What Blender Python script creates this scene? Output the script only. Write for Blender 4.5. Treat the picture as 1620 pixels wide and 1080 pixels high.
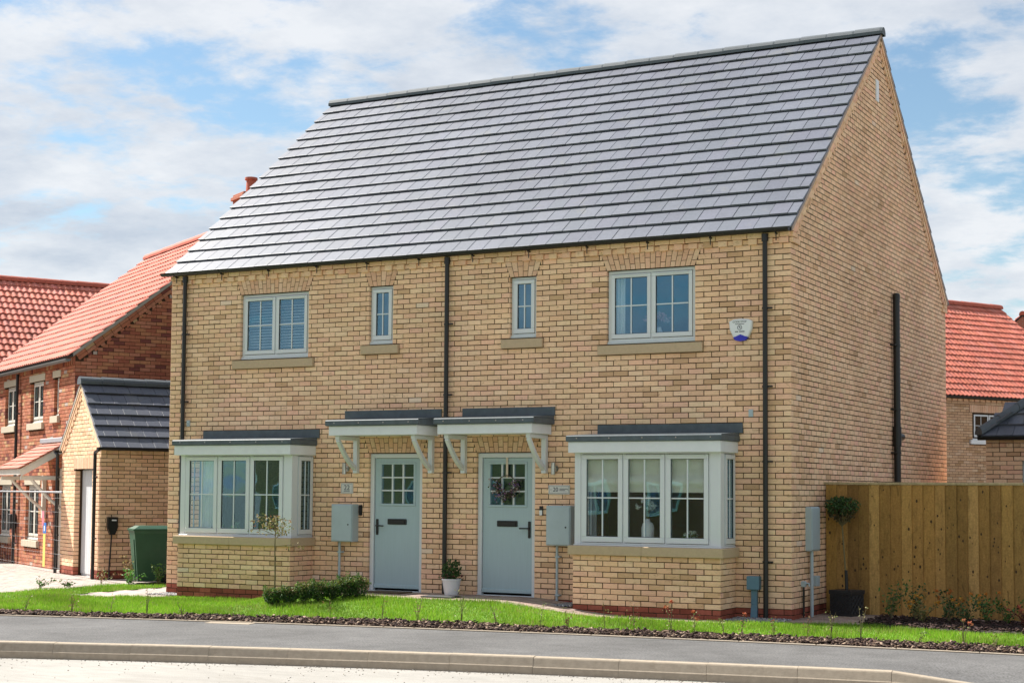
import bpy, math, random
import numpy as np
from mathutils import Vector, Matrix, Quaternion
random.seed(7); rng = np.random.default_rng(7)
for o in list(bpy.data.objects): bpy.data.objects.remove(o, do_unlink=True)
SC = bpy.context.scene; COL = SC.collection
R = math.radians; PI = math.pi

# ------------------------------------------------------------------ camera
CAM = Vector((6.44215, -20.03145, 1.52017))
yaw, pitch, roll, FPX = 0.48852, 0.06042, 0.00718, 2473.48
cf = Vector((-math.sin(yaw)*math.cos(pitch), math.cos(yaw)*math.cos(pitch), math.sin(pitch)))
cr = Vector((math.cos(yaw), math.sin(yaw), 0)); cu = cr.cross(cf)
cr2 = cr*math.cos(roll)+cu*math.sin(roll); cu2 = cu*math.cos(roll)-cr*math.sin(roll)
cd = bpy.data.cameras.new('camera'); cam = bpy.data.objects.new('camera', cd); COL.objects.link(cam)
m = Matrix((cr2, cu2, -cf)).transposed().to_4x4(); m.translation = CAM; cam.matrix_world = m
cd.sensor_width = 36; cd.sensor_fit = 'HORIZONTAL'; cd.lens = FPX/1620*36
cd.shift_x = 0.0006; cd.shift_y = 88.4/1620; cd.clip_end = 3000; cd.clip_start = .1
SC.camera = cam
# ------------------------------------------------------------------ world and sun
SAZ, SEL = R(3), R(47)
SUN = Vector((-math.cos(SAZ)*math.cos(SEL), math.sin(SAZ)*math.cos(SEL), math.sin(SEL)))
wd = bpy.data.worlds.new('World'); SC.world = wd; wd.use_nodes = True
nt = wd.node_tree; N = nt.nodes; Lk = nt.links; N.clear()
def wn(t, **k):
    n = N.new(t)
    for a, b in k.items(): setattr(n, a, b)
    return n
def wmath(op, a, b=None, clamp=False):
    n = wn('ShaderNodeMath', operation=op, use_clamp=clamp)
    for i, v in enumerate((a, b)):
        if v is None: continue
        if isinstance(v, (int, float)): n.inputs[i].default_value = v
        else: Lk.new(v, n.inputs[i])
    return n.outputs[0]
sky = wn('ShaderNodeTexSky', sky_type='NISHITA', sun_disc=False)
sky.sun_elevation = SEL; sky.sun_rotation = math.atan2(SUN.x, SUN.y); sky.air_density = 1.1; sky.dust_density = .3; sky.ozone_density = 1.2
tc = wn('ShaderNodeTexCoord'); sx = wn('ShaderNodeSeparateXYZ'); Lk.new(tc.outputs['Generated'], sx.inputs[0])
den = wmath('ADD', wmath('MAXIMUM', sx.outputs[2], 0.0), .16)
cx = wn('ShaderNodeCombineXYZ'); Lk.new(wmath('DIVIDE', sx.outputs[0], den), cx.inputs[0]); Lk.new(wmath('DIVIDE', sx.outputs[1], den), cx.inputs[1])
cx.inputs[2].default_value = 3.7
def wnoise(scale, detail, rough, off=(0, 0, 0), dist=0.0):
    mp = wn('ShaderNodeMapping'); Lk.new(cx.outputs[0], mp.inputs[0]); mp.inputs['Location'].default_value = off
    n = wn('ShaderNodeTexNoise'); n.inputs['Scale'].default_value = scale; n.inputs['Detail'].default_value = detail
    n.inputs['Roughness'].default_value = rough; n.inputs['Distortion'].default_value = dist
    Lk.new(mp.outputs[0], n.inputs[0]); return n.outputs[0]
n1 = wnoise(3.4, 10, .6, (4.1, 1.3, 0), .15); n2 = wnoise(.9, 4, .5, (1.7, 9.2, 0)); n3 = wnoise(2.3, 9, .62, (2.4, 5.2, 1))
cov = wmath('ADD', wmath('MULTIPLY', n1, .9), wmath('MULTIPLY', n2, .3))
mr = wn('ShaderNodeMapRange', interpolation_type='SMOOTHSTEP'); Lk.new(cov, mr.inputs[0])
mr.inputs[1].default_value = .485; mr.inputs[2].default_value = .625
cr_ = wn('ShaderNodeMapRange'); Lk.new(n3, cr_.inputs[0]); cr_.inputs[1].default_value = .36; cr_.inputs[2].default_value = .62
ccol = wn('ShaderNodeMixRGB'); Lk.new(cr_.outputs[0], ccol.inputs[0])
ccol.inputs[1].default_value = (2.6, 2.9, 3.35, 1); ccol.inputs[2].default_value = (4.0, 4.1, 4.25, 1)
boost = wn('ShaderNodeMixRGB', blend_type='MULTIPLY'); boost.inputs[0].default_value = 1
Lk.new(sky.outputs[0], boost.inputs[1]); boost.inputs[2].default_value = (.56, .61, .61, 1)
mix = wn('ShaderNodeMixRGB'); Lk.new(wmath('MULTIPLY', mr.outputs[0], .94), mix.inputs[0]); Lk.new(boost.outputs[0], mix.inputs[1]); Lk.new(ccol.outputs[0], mix.inputs[2])
bg = wn('ShaderNodeBackground'); bg.inputs[1].default_value = .1; Lk.new(mix.outputs[0], bg.inputs[0])
wo = wn('ShaderNodeOutputWorld'); Lk.new(bg.outputs[0], wo.inputs[0])
sl = bpy.data.lights.new('sun', 'SUN'); sl.energy = 5.0; sl.angle = R(.6); sl.color = (1, .95, .87)
so = bpy.data.objects.new('sun', sl); COL.objects.link(so); so.rotation_euler = SUN.to_track_quat('Z', 'Y').to_euler(); so.location = (-20, 4, 30)
VS = SC.view_settings; VS.view_transform = 'Standard'; VS.look = 'None'; VS.exposure = 1.15; VS.gamma = 1; VS.use_curve_mapping = False
SC.render.engine = 'CYCLES'
try: SC.cycles.max_bounces = 8; SC.cycles.transparent_max_bounces = 12
except Exception: pass

# ------------------------------------------------------------------ materials
def principled(name):
    mt = bpy.data.materials.new(name); mt.use_nodes = True
    return mt, mt.node_tree, mt.node_tree.nodes['Principled BSDF']
def MAT(name, col, rough=.7, var=.12, scale=6, attr=False, bump=0, bscale=60, spec=.5, metal=0, stain=0, scol=(.1, .07, .04), sscale=9, stretch=(1, 1, 1), trans=0, bdist=.01, big=0, bigs=.6, fine=0, fines=70):
    mt, t, b = principled(name); n = t.nodes; l = t.links
    geo = n.new('ShaderNodeNewGeometry'); mp = n.new('ShaderNodeMapping'); l.new(geo.outputs['Position'], mp.inputs[0]); mp.inputs['Scale'].default_value = stretch
    if attr:
        a = n.new('ShaderNodeVertexColor'); a.layer_name = 'Col'; c0 = a.outputs[0]
    else:
        a = n.new('ShaderNodeRGB'); a.outputs[0].default_value = (*col, 1); c0 = a.outputs[0]
    no = n.new('ShaderNodeTexNoise'); no.inputs['Scale'].default_value = scale; no.inputs['Detail'].default_value = 6; no.inputs['Roughness'].default_value = .65
    l.new(mp.outputs[0], no.inputs[0])
    r_ = n.new('ShaderNodeMapRange'); l.new(no.outputs[0], r_.inputs[0]); r_.inputs[1].default_value = .25; r_.inputs[2].default_value = .75
    r_.inputs[3].default_value = 1-var; r_.inputs[4].default_value = 1+var
    mu = n.new('ShaderNodeMixRGB'); mu.blend_type = 'MULTIPLY'; mu.inputs[0].default_value = 1; l.new(c0, mu.inputs[1]); l.new(r_.outputs[0], mu.inputs[2])
    out = mu.outputs[0]
    for amt, scl in ((big, bigs), (fine, fines)):
        if not amt: continue
        nb = n.new('ShaderNodeTexNoise'); nb.inputs['Scale'].default_value = scl; nb.inputs['Detail'].default_value = 3; l.new(geo.outputs['Position'], nb.inputs[0])
        rb_ = n.new('ShaderNodeMapRange'); l.new(nb.outputs[0], rb_.inputs[0]); rb_.inputs[1].default_value = .3; rb_.inputs[2].default_value = .7; rb_.inputs[3].default_value = 1-amt; rb_.inputs[4].default_value = 1+amt
        m3 = n.new('ShaderNodeMixRGB'); m3.blend_type = 'MULTIPLY'; m3.inputs[0].default_value = 1; l.new(out, m3.inputs[1]); l.new(rb_.outputs[0], m3.inputs[2]); out = m3.outputs[0]
    if stain:
        n2 = n.new('ShaderNodeTexNoise'); n2.inputs['Scale'].default_value = sscale; n2.inputs['Detail'].default_value = 8; n2.inputs['Roughness'].default_value = .7; n2.inputs['Distortion'].default_value = .6
        l.new(mp.outputs[0], n2.inputs[0])
        r2 = n.new('ShaderNodeMapRange'); r2.interpolation_type = 'SMOOTHSTEP'; l.new(n2.outputs[0], r2.inputs[0]); r2.inputs[1].default_value = .54; r2.inputs[2].default_value = .70; r2.inputs[4].default_value = stain
        mx = n.new('ShaderNodeMixRGB'); l.new(r2.outputs[0], mx.inputs[0]); l.new(out, mx.inputs[1]); mx.inputs[2].default_value = (*scol, 1); out = mx.outputs[0]
    l.new(out, b.inputs['Base Color'])
    b.inputs['Roughness'].default_value = rough; b.inputs['Metallic'].default_value = metal; b.inputs['Specular IOR Level'].default_value = spec
    if bump:
        n3 = n.new('ShaderNodeTexNoise'); n3.inputs['Scale'].default_value = bscale; n3.inputs['Detail'].default_value = 5; l.new(mp.outputs[0], n3.inputs[0])
        bp = n.new('ShaderNodeBump'); bp.inputs['Strength'].default_value = bump; bp.inputs['Distance'].default_value = bdist; l.new(n3.outputs[0], bp.inputs['Height']); l.new(bp.outputs[0], b.inputs['Normal'])
    if trans:
        tr = n.new('ShaderNodeBsdfTranslucent'); l.new(out, tr.inputs[0]); ms = n.new('ShaderNodeMixShader'); ms.inputs[0].default_value = trans
        l.new(b.outputs[0], ms.inputs[1]); l.new(tr.outputs[0], ms.inputs[2]); l.new(ms.outputs[0], n['Material Output'].inputs[0])
    return mt
def GLASS(name, ior=2.15, tint=(.95, .97, .97)):
    mt = bpy.data.materials.new(name); mt.use_nodes = True; t = mt.node_tree; n = t.nodes; l = t.links; n.clear()
    lw = n.new('ShaderNodeLayerWeight'); pw = n.new('ShaderNodeMath'); pw.operation = 'POWER'; l.new(lw.outputs['Facing'], pw.inputs[0]); pw.inputs[1].default_value = 5
    fr = n.new('ShaderNodeMath'); fr.operation = 'MULTIPLY_ADD'; l.new(pw.outputs[0], fr.inputs[0]); fr.inputs[1].default_value = .9; fr.inputs[2].default_value = .14
    tr = n.new('ShaderNodeBsdfTransparent'); tr.inputs[0].default_value = (*tint, 1)
    gl = n.new('ShaderNodeBsdfGlossy'); gl.inputs['Roughness'].default_value = .01; gl.inputs[0].default_value = (.42, .76, 1, 1)
    geo = n.new('ShaderNodeNewGeometry'); no = n.new('ShaderNodeTexNoise'); no.inputs['Scale'].default_value = 1.7; no.inputs['Detail'].default_value = 1; l.new(geo.outputs['Position'], no.inputs[0])
    bp = n.new('ShaderNodeBump'); bp.inputs['Strength'].default_value = .1; bp.inputs['Distance'].default_value = .02; l.new(no.outputs[0], bp.inputs['Height']); l.new(bp.outputs[0], gl.inputs['Normal'])
    mx = n.new('ShaderNodeMixShader'); l.new(fr.outputs[0], mx.inputs[0]); l.new(tr.outputs[0], mx.inputs[1]); l.new(gl.outputs[0], mx.inputs[2])
    o = n.new('ShaderNodeOutputMaterial'); l.new(mx.outputs[0], o.inputs[0]); return mt
m_brick = MAT('buff_brick', (1, 1, 1), .92, .13, 22, attr=True, bump=.35, bscale=90, spec=.2, stain=.55, scol=(.26, .155, .075), sscale=11, stretch=(1, 1, 2.2), big=.09, bigs=.8)
m_redbrick = MAT('red_brick', (1, 1, 1), .92, .2, 22, attr=True, bump=.35, bscale=90, spec=.2, stain=.3, scol=(.12, .05, .03), sscale=9)
m_mortar = MAT('mortar', (.058, .037, .023), .95, .25, 14, bump=.3, bscale=120, spec=.1)
m_tile = MAT('slate_tile', (1, 1, 1), .5, .08, 9, attr=True, bump=.12, bscale=45, spec=.45, stain=.45, scol=(.175, .175, .165), sscale=2.2, big=.1, bigs=.45, fine=.08, fines=25)
m_pantile = MAT('pantile', (1, 1, 1), .75, .14, 7, attr=True, bump=.1, bscale=50, spec=.3, big=.12, bigs=.9, stain=.2, scol=(.25, .10, .075), sscale=3)
m_ridge = MAT('ridge_concrete', (.085, .10, .115), .7, .15, 12, bump=.1)
m_redridge = MAT('ridge_terracotta', (.42, .10, .06), .75, .15, 10)
m_under = MAT('roof_underlay', (.03, .03, .033), .9)
m_black = MAT('black_plastic', (.008, .008, .009), .42, .1, 20)
m_stone = MAT('sill_stone', (.50, .375, .25), .9, .08, 25, bump=.15, bscale=150, spec=.2)
m_lead = MAT('grey_membrane', (.075, .095, .11), .55, .25, 7, bump=.15, bscale=14, stain=.2, scol=(.12, .2, .28), sscale=5)
m_frame = MAT('window_paint', (.64, .665, .69), .38, .03, 4, spec=.5)
m_fascia = MAT('fascia_paint', (.69, .705, .73), .5, .05, 5, stain=.1, scol=(.35, .38, .36), sscale=3)
m_door = MAT('door_paint', (.37, .475, .51), .45, .05, 3, bump=.08, bscale=30, stretch=(18, 1, .8), spec=.5)
m_glass = GLASS('window_glass')
m_white = MAT('white_plastic', (.72, .73, .75), .4, .04, 8)
m_meter = MAT('meter_box_plastic', (.39, .465, .50), .5, .06, 5, stain=.08, scol=(.2, .24, .25))
m_metal = MAT('brushed_metal', (.5, .5, .5), .3, .08, 20, metal=1)
m_blue = MAT('blue_plastic', (.02, .025, .42), .35, .1, 30)
m_print = MAT('dark_print', (.03, .035, .06), .6)
m_plaq = MAT('plaque_face', (.62, .60, .58), .5, .05, 20)
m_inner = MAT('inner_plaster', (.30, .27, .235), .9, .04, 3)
m_floor = MAT('inner_carpet', (.22, .19, .16), .95)
m_blind = MAT('cream_fabric', (.88, .85, .72), .9, .06, 12, bump=.2, bscale=200, trans=.06)
m_slat = MAT('white_slat', (.85, .87, .89), .5, .03, 5)
m_curtain = MAT('sheer_fabric', (.85, .86, .84), .9, .06, 10, trans=.1)
m_leaf = MAT('leaf', (1, 1, 1), .55, .2, 30, attr=True, spec=.4, trans=.3)
m_bark = MAT('bark', (.10, .07, .045), .9, .3, 40, bump=.4, bscale=90)
m_stem = MAT('stem', (.16, .13, .06), .8, .2, 30)
m_pot = MAT('white_pot', (.62, .63, .66), .5, .05, 9)
m_planter = MAT('charcoal_planter', (.02, .021, .023), .55, .15, 15)
m_bin = MAT('green_plastic', (.022, .08, .042), .45, .12, 6, stain=.15, scol=(.06, .12, .07), sscale=4)
m_asphalt = MAT('asphalt', (.112, .110, .109), .9, .2, 3.5, bump=.5, bscale=160, spec=.25, stain=.3, scol=(.16, .158, .155), sscale=1.1, big=.16, bigs=.7, fine=.38, fines=45)
m_road = MAT('dusty_concrete', (.32, .305, .28), .92, .14, 4, bump=.7, bscale=90, spec=.2, stain=.4, scol=(.23, .215, .19), sscale=1.3, big=.1, bigs=.5, fine=.15, fines=120, stretch=(.5, 1.6, 1))
m_kerb = MAT('kerb_concrete', (.34, .285, .22), .9, .15, 16, bump=.3, bscale=130, spec=.2, stain=.35, scol=(.21, .17, .12), sscale=5)
m_soil = MAT('soil', (.035, .025, .02), .95, .3, 20, bump=.8, bscale=60)
m_chip = MAT('bark_chip', (1, 1, 1), .9, .2, 40, attr=True, spec=.2)
m_turf = MAT('turf', (.12, .24, .02), .95, .3, 15, bump=.6, bscale=80)
m_grass = MAT('grass', (1, 1, 1), .55, .15, 3, attr=True, spec=.3, trans=.35)
m_ground = MAT('ground_earth', (.19, .16, .12), .95, .2, .8)
m_paver = MAT('block_paver', (1, 1, 1), .9, .14, 30, attr=True, bump=.25, bscale=120, spec=.2)
m_joint = MAT('paver_joint', (.13, .105, .085), .95)
m_gravel = MAT('gravel', (1, 1, 1), .85, .15, 50, attr=True)
m_wood = MAT('treated_timber', (1, 1, 1), .85, .22, 7, attr=True, bump=.35, bscale=30, spec=.2, stain=.7, scol=(.085, .05, .018), sscale=4.5, stretch=(3, 3, .75), fine=.15, fines=40)
m_knot = MAT('timber_knot', (.06, .032, .013), .9, .2, 40)
m_petal = MAT('petal', (1, 1, 1), .7, .1, 40, attr=True, trans=.3)
m_gdoor = MAT('garage_door_paint', (.58, .60, .62), .5, .05, 3)
m_steel = MAT('galvanised_steel', (.5, .52, .54), .4, .15, 20, metal=.8)
m_ribbon = MAT('ribbon', (.62, .5, .4), .8)

# ------------------------------------------------------------------ mesh helpers
class MB:
    def __init__(s): s.v = []; s.f = []; s.c = []
    def add(s, vs, fs, col=(1, 1, 1)):
        b = len(s.v); s.v += [tuple(p) for p in vs]; s.f += [tuple(i+b for i in q) for q in fs]; s.c += [col]*len(vs)
    def box(s, x0, x1, y0, y1, z0, z1, col=(1, 1, 1)):
        s.add([(x0, y0, z0), (x1, y0, z0), (x1, y1, z0), (x0, y1, z0), (x0, y0, z1), (x1, y0, z1), (x1, y1, z1), (x0, y1, z1)],
              [(0, 3, 2, 1), (4, 5, 6, 7), (0, 1, 5, 4), (1, 2, 6, 5), (2, 3, 7, 6), (3, 0, 4, 7)], col); return s
    def bbox(s, x0, x1, y0, y1, z0, z1, b=.004, col=(1, 1, 1)):      # chamfered box
        P = []
        for (a, e) in ((x0+b, x1-b),): pass
        def ring(zz, i): return [(x0+i, y0+i, zz), (x1-i, y0+i, zz), (x1-i, y1-i, zz), (x0+i, y1-i, zz)]
        P = ring(z0, b)+ring(z0+b, 0)+ring(z1-b, 0)+ring(z1, b)
        F = [(3, 2, 1, 0), (12, 13, 14, 15)]
        for k in range(3):
            for i in range(4): F.append((4*k+i, 4*k+(i+1) % 4, 4*k+4+(i+1) % 4, 4*k+4+i))
        s.add(P, F, col); return s
    def obox(s, o, u, v, w, col=(1, 1, 1)):                          # corner + three edge vectors
        o, u, v, w = map(Vector, (o, u, v, w))
        s.add([o, o+u, o+u+v, o+v, o+w, o+u+w, o+u+v+w, o+v+w], [(0, 3, 2, 1), (4, 5, 6, 7), (0, 1, 5, 4), (1, 2, 6, 5), (2, 3, 7, 6), (3, 0, 4, 7)], col); return s
    def prism(s, poly, d, col=(1, 1, 1)):
        n = len(poly); P = [Vector(p) for p in poly]; d = Vector(d)
        s.add(P+[p+d for p in P], [tuple(range(n))[::-1], tuple(range(n, 2*n))]+[(i, (i+1) % n, n+(i+1) % n, n+i) for i in range(n)], col); return s
    def tube(s, pts, r, n=10, col=(1, 1, 1), cap=True):
        pts = [Vector(p) for p in pts]; rs = r if isinstance(r, (list, tuple)) else [r]*len(pts)
        V = []; F = []; ref = None
        for i, p in enumerate(pts):
            t = (pts[min(i+1, len(pts)-1)]-pts[max(i-1, 0)]).normalized()
            if ref is None:
                ref = t.cross(Vector((0, 0, 1)) if abs(t.z) < .9 else Vector((1, 0, 0))).normalized()
            a = (ref-t*ref.dot(t)).normalized(); ref = a; b = t.cross(a)
            V += [p+(a*math.cos(2*PI*k/n)+b*math.sin(2*PI*k/n))*rs[i] for k in range(n)]
        for i in range(len(pts)-1):
            for k in range(n): F.append((i*n+k, i*n+(k+1) % n, (i+1)*n+(k+1) % n, (i+1)*n+k))
        if cap: F += [tuple(range(n))[::-1], tuple(range((len(pts)-1)*n, len(pts)*n))]
        s.add(V, F, col); return s
    def lathe(s, prof, c=(0, 0, 0), n=20, col=(1, 1, 1)):
        V = []; F = []; c = Vector(c)
        for (r, z) in prof: V += [c+Vector((r*math.cos(2*PI*k/n), r*math.sin(2*PI*k/n), z)) for k in range(n)]
        for i in range(len(prof)-1):
            for k in range(n): F.append((i*n+k, i*n+(k+1) % n, (i+1)*n+(k+1) % n, (i+1)*n+k))
        F += [tuple(range(n))[::-1], tuple(range((len(prof)-1)*n, len(prof)*n))]
        s.add(V, F, col); return s
    def mesh(s, name, mt, smooth=False):
        me = bpy.data.meshes.new(name); me.from_pydata(s.v, [], s.f)
        at = me.color_attributes.new('Col', 'FLOAT_COLOR', 'POINT')
        a = np.ones((len(s.v), 4), dtype=np.float32)
        if s.c: a[:, :3] = np.array(s.c, dtype=np.float32)
        at.data.foreach_set('color', a.ravel())
        me.materials.append(mt)
        if smooth: me.polygons.foreach_set('use_smooth', [True]*len(me.polygons))
        me.update(); return me
    def build(s, name, mt, parent=None, smooth=False, **k):
        return link(name, s.mesh(name, mt, smooth), parent, **k)
def link(name, data, parent=None, label=None, cat=None, group=None, kind=None, mat=None):
    o = bpy.data.objects.new(name, data); COL.objects.link(o)
    if parent: o.parent = parent
    if mat is not None: o.matrix_local = mat
    if label: o['label'] = label
    if cat: o['category'] = cat
    if group: o['group'] = group
    if kind: o['kind'] = kind
    return o
def thing(name, label, cat, loc=(0, 0, 0), rz=0, group=None):
    o = link(name, None, None, label, cat, group); o.location = loc; o.rotation_euler = (0, 0, rz); o.empty_display_size = .2
    return o
def np_mesh(name, V, F, C, mt):
    me = bpy.data.meshes.new(name); nf, k = F.shape
    me.vertices.add(len(V)); me.vertices.foreach_set('co', V.astype(np.float32).ravel())
    me.loops.add(nf*k); me.loops.foreach_set('vertex_index', F.astype(np.int32).ravel())
    me.polygons.add(nf); me.polygons.foreach_set('loop_start', np.arange(0, nf*k, k, dtype=np.int32))
    at = me.color_attributes.new('Col', 'FLOAT_COLOR', 'POINT')
    a = np.ones((len(V), 4), dtype=np.float32); a[:, :3] = C; at.data.foreach_set('color', a.ravel())
    me.materials.append(mt); me.update(calc_edges=True); me.validate(); return me
def jit(c, j=.08, rnd=random):
    k = 1+rnd.uniform(-j, j); return tuple(max(0, x*k*(1+rnd.uniform(-j*.35, j*.35))) for x in c)
def text_mesh(body, size, mt, name):
    cu_ = bpy.data.curves.new(name, 'FONT'); cu_.body = body; cu_.size = size; cu_.align_x = 'CENTER'; cu_.align_y = 'CENTER'; cu_.extrude = .001
    ob = bpy.data.objects.new(name, cu_); COL.objects.link(ob)
    dg = bpy.context.evaluated_depsgraph_get(); me = bpy.data.meshes.new_from_object(ob.evaluated_get(dg))
    bpy.data.objects.remove(ob, do_unlink=True); me.materials.clear(); me.materials.append(mt); return me
FRONT = Matrix.Rotation(PI/2, 4, 'X')       # text in the xy plane turned to face -y

# ------------------------------------------------------------------ brickwork
BUFF = [((.83, .54, .345), 42), ((.86, .585, .385), 27), ((.80, .505, .32), 16), ((.84, .51, .35), 12), ((.72, .45, .275), 3.5), ((.61, .38, .225), 1.2), ((.82, .63, .48), .4)]
REDS = [((.42, .15, .085), 34), ((.46, .19, .115), 24), ((.36, .12, .07), 14), ((.46, .20, .10), 8), ((.50, .30, .16), 4), ((.20, .065, .05), 7), ((.46, .36, .31), 3)]
PLIN = [((.30, .085, .055), 5), ((.35, .105, .07), 4), ((.24, .065, .042), 3)]
ARCH = [((.71, .45, .30), 5), ((.68, .41, .27), 4), ((.74, .50, .345), 3)]
def pick(pal): return jit(random.choices([p for p, _ in pal], [w for _, w in pal])[0], .055)
CH = .075
def courses(z0, z1, s0, s1, voids=(), phase=0, lim=None, edge=.1, row0=0, header=False):
    """bricks (sa, sb, za, zb, back) of a stretcher-bond wall; voids = (za, zb, fl(z), fr(z)); lim(z) gives the end points of a course"""
    out = []; n = int(round((z1-z0)/CH))
    for i in range(n):
        za = z0+i*CH+.005; zb = za+.065; zm = (za+zb)/2
        a, b = (s0, s1) if lim is None else lim(zb+.004, za)
        if b-a < .05: continue
        gaps = []
        for (va, vb, fl, fr) in voids:
            if va < zm < vb: gaps.append((fl(zm), fr(zm)))
        gaps.sort()
        st = .1125 if header else .225
        off = s0+(phase+((i+row0) % 2)*(.5))*st
        k0 = math.floor((a-off)/st)-1; k1 = math.ceil((b-off)/st)+1
        for k in range(k0, k1):
            x0 = off+k*st+.005; x1 = x0+st-.01
            segs = [(max(x0, a), min(x1, b))]
            for (g0, g1) in gaps:
                ns = []
                for (p, q) in segs:
                    if q <= g0 or p >= g1: ns.append((p, q)); continue
                    if p < g0: ns.append((p, g0))
                    if q > g1: ns.append((g1, q))
                segs = ns
            for (p, q) in segs:
                if q-p < .009: continue
                for (g0, g1) in gaps:
                    if 0 < g0-q < .03: q = g0
                    if 0 < p-g1 < .03: p = g1
                at = any(abs(p-g1) < .002 or abs(q-g0) < .002 for (g0, g1) in gaps)
                out.append((p, q, za, zb, edge if at else .014))
    return out
def add_brick(mb, o, u, n, s0, s1, z0, z1, back, col, out=0.0, simple=False):
    j = lambda: random.uniform(-.0022, .0022)
    a0, a1, b0, b1 = s0+j(), s1+j(), z0+j(), z1+j(); d = out+random.uniform(-.0008, .0012); c = .0035
    P = lambda s, z, dd: (o[0]+u[0]*s+n[0]*dd, o[1]+u[1]*s+n[1]*dd, o[2]+z)
    if simple:
        V = [P(a0, b0, d), P(a1, b0, d), P(a1, b1, d), P(a0, b1, d), P(a0, b0, out-back), P(a1, b0, out-back), P(a1, b1, out-back), P(a0, b1, out-back)]
        mb.add(V, [(0, 1, 2, 3), (0, 4, 5, 1), (1, 5, 6, 2), (2, 6, 7, 3), (3, 7, 4, 0)], col)
    else:
        V = [P(a0+c, b0+c, d), P(a1-c, b0+c, d), P(a1-c, b1-c, d), P(a0+c, b1-c, d)]
        V += [P(a0, b0, d-c), P(a1, b0, d-c), P(a1, b1, d-c), P(a0, b1, d-c)]
        V += [P(a0, b0, out-back), P(a1, b0, out-back), P(a1, b1, out-back), P(a0, b1, out-back)]
        F = [(0, 1, 2, 3)]
        for k in (0, 4):
            for i in range(4): F.append((k+i, k+4+i, k+4+(i+1) % 4, k+(i+1) % 4))
        mb.add(V, F, col)
BRICKMESH = {}
def brick_variants(key, pal, mt, nvar=20, simple=False):
    if key in BRICKMESH: return BRICKMESH[key]
    L = []
    for i in range(nvar):
        b = MB(); add_brick(b, (0, 0, 0), (1, 0, 0), (0, -1, 0), -.1075, .1075, -.0325, .0325, .014, pick(pal), 0, simple)
        L.append(b.mesh('brick', mt))
    BRICKMESH[key] = L; return L
def lay(walls, parent, pal, mt, key, nobj, simple=False, world=None, fieldname='brickwork'):
    """walls = list of (o, u, n, bricks, visible). nobj nearest full bricks become objects, the rest one mesh"""
    W = world or Matrix.Identity(4); cand = []
    for wi, (o, u, n, bl, vis) in enumerate(walls):
        if not vis: continue
        for bi, b in enumerate(bl):
            if b[4] < .02 and b[1]-b[0] > .21:
                c = Vector((o[0]+u[0]*(b[0]+b[1])/2, o[1]+u[1]*(b[0]+b[1])/2, o[2]+(b[2]+b[3])/2))
                if vis is True or vis(b): cand.append(((W @ c-CAM).length, wi, bi, c))
    cand.sort(key=lambda t: t[0]); chosen = {(t[1], t[2]): t[3] for t in cand[:nobj]}
    var = brick_variants(key, pal, mt, simple=simple); mb = MB()
    for wi, (o, u, n, bl, vis) in enumerate(walls):
        ang = math.atan2(u[1], u[0]); rot = Matrix.Rotation(ang, 4, 'Z')
        for bi, b in enumerate(bl):
            if (wi, bi) in chosen:
                link('brick', random.choice(var), parent, mat=Matrix.Translation(chosen[(wi, bi)]) @ rot)
            else: add_brick(mb, o, u, n, b[0], b[1], b[2], b[3], b[4], pick(pal), 0, simple)
    if mb.v: mb.build(fieldname, mt, parent, kind='stuff')
def core(mb, o, u, n, s0, s1, z0, z1, holes, th=.3, rec=.0045):
    """mortar/backing wall with rectangular holes (sa,sb,za,zb)"""
    holes = [(h[0]-.005, h[1]+.005, h[2], h[3]) for h in holes]
    S = sorted({s0, s1, *[min(max(h[i], s0), s1) for h in holes for i in (0, 1)]}); Z = sorted({z0, z1, *[h[i] for h in holes for i in (2, 3)]})
    for zi in range(len(Z)-1):
        zm = (Z[zi]+Z[zi+1])/2; run = None
        for si in range(len(S)-1):
            sm = (S[si]+S[si+1])/2
            hole = any(h[0] < sm < h[1] and h[2] < zm < h[3] for h in holes)
            if not hole: run = (run[0] if run else S[si], S[si+1])
            if (hole or si == len(S)-2) and run:
                a = Vector(o)+Vector(u)*run[0]-Vector(n)*rec+Vector((0, 0, Z[zi]))
                mb.obox(a, Vector(u)*(run[1]-run[0]), -Vector(n)*(th-rec), (0, 0, Z[zi+1]-Z[zi])); run = None
def splay_arch(mb, o, u, n, s0, s1, z0, h, skew, pal, out=.002, back=.02):
    cnt = int(round((s1-s0)/.075)); P = lambda s, z, d: Vector((o[0]+u[0]*s+n[0]*d, o[1]+u[1]*s+n[1]*d, o[2]+z))
    for i in range(cnt):
        f0, f1 = i/cnt, (i+1)/cnt
        def xs(f, t): return (s0+f*(s1-s0))*(1-t)+((s0-skew)+f*(s1-s0+2*skew))*t
        cuts = [0, .335, 1] if i % 2 else [0, .665, 1]
        for a, b in zip(cuts[:-1], cuts[1:]):
            g = .0045; ga = .0 if a == 0 else .018; gb = 0 if b == 1 else .018
            q = [(xs(f0, a+ga)+g, z0+(a+ga)*h), (xs(f1, a+ga)-g, z0+(a+ga)*h), (xs(f1, b-gb)-g, z0+(b-gb)*h), (xs(f0, b-gb)+g, z0+(b-gb)*h)]
            mb.prism([P(x, z, out) for x, z in q], Vector(n)*-back, pick(pal))

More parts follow.
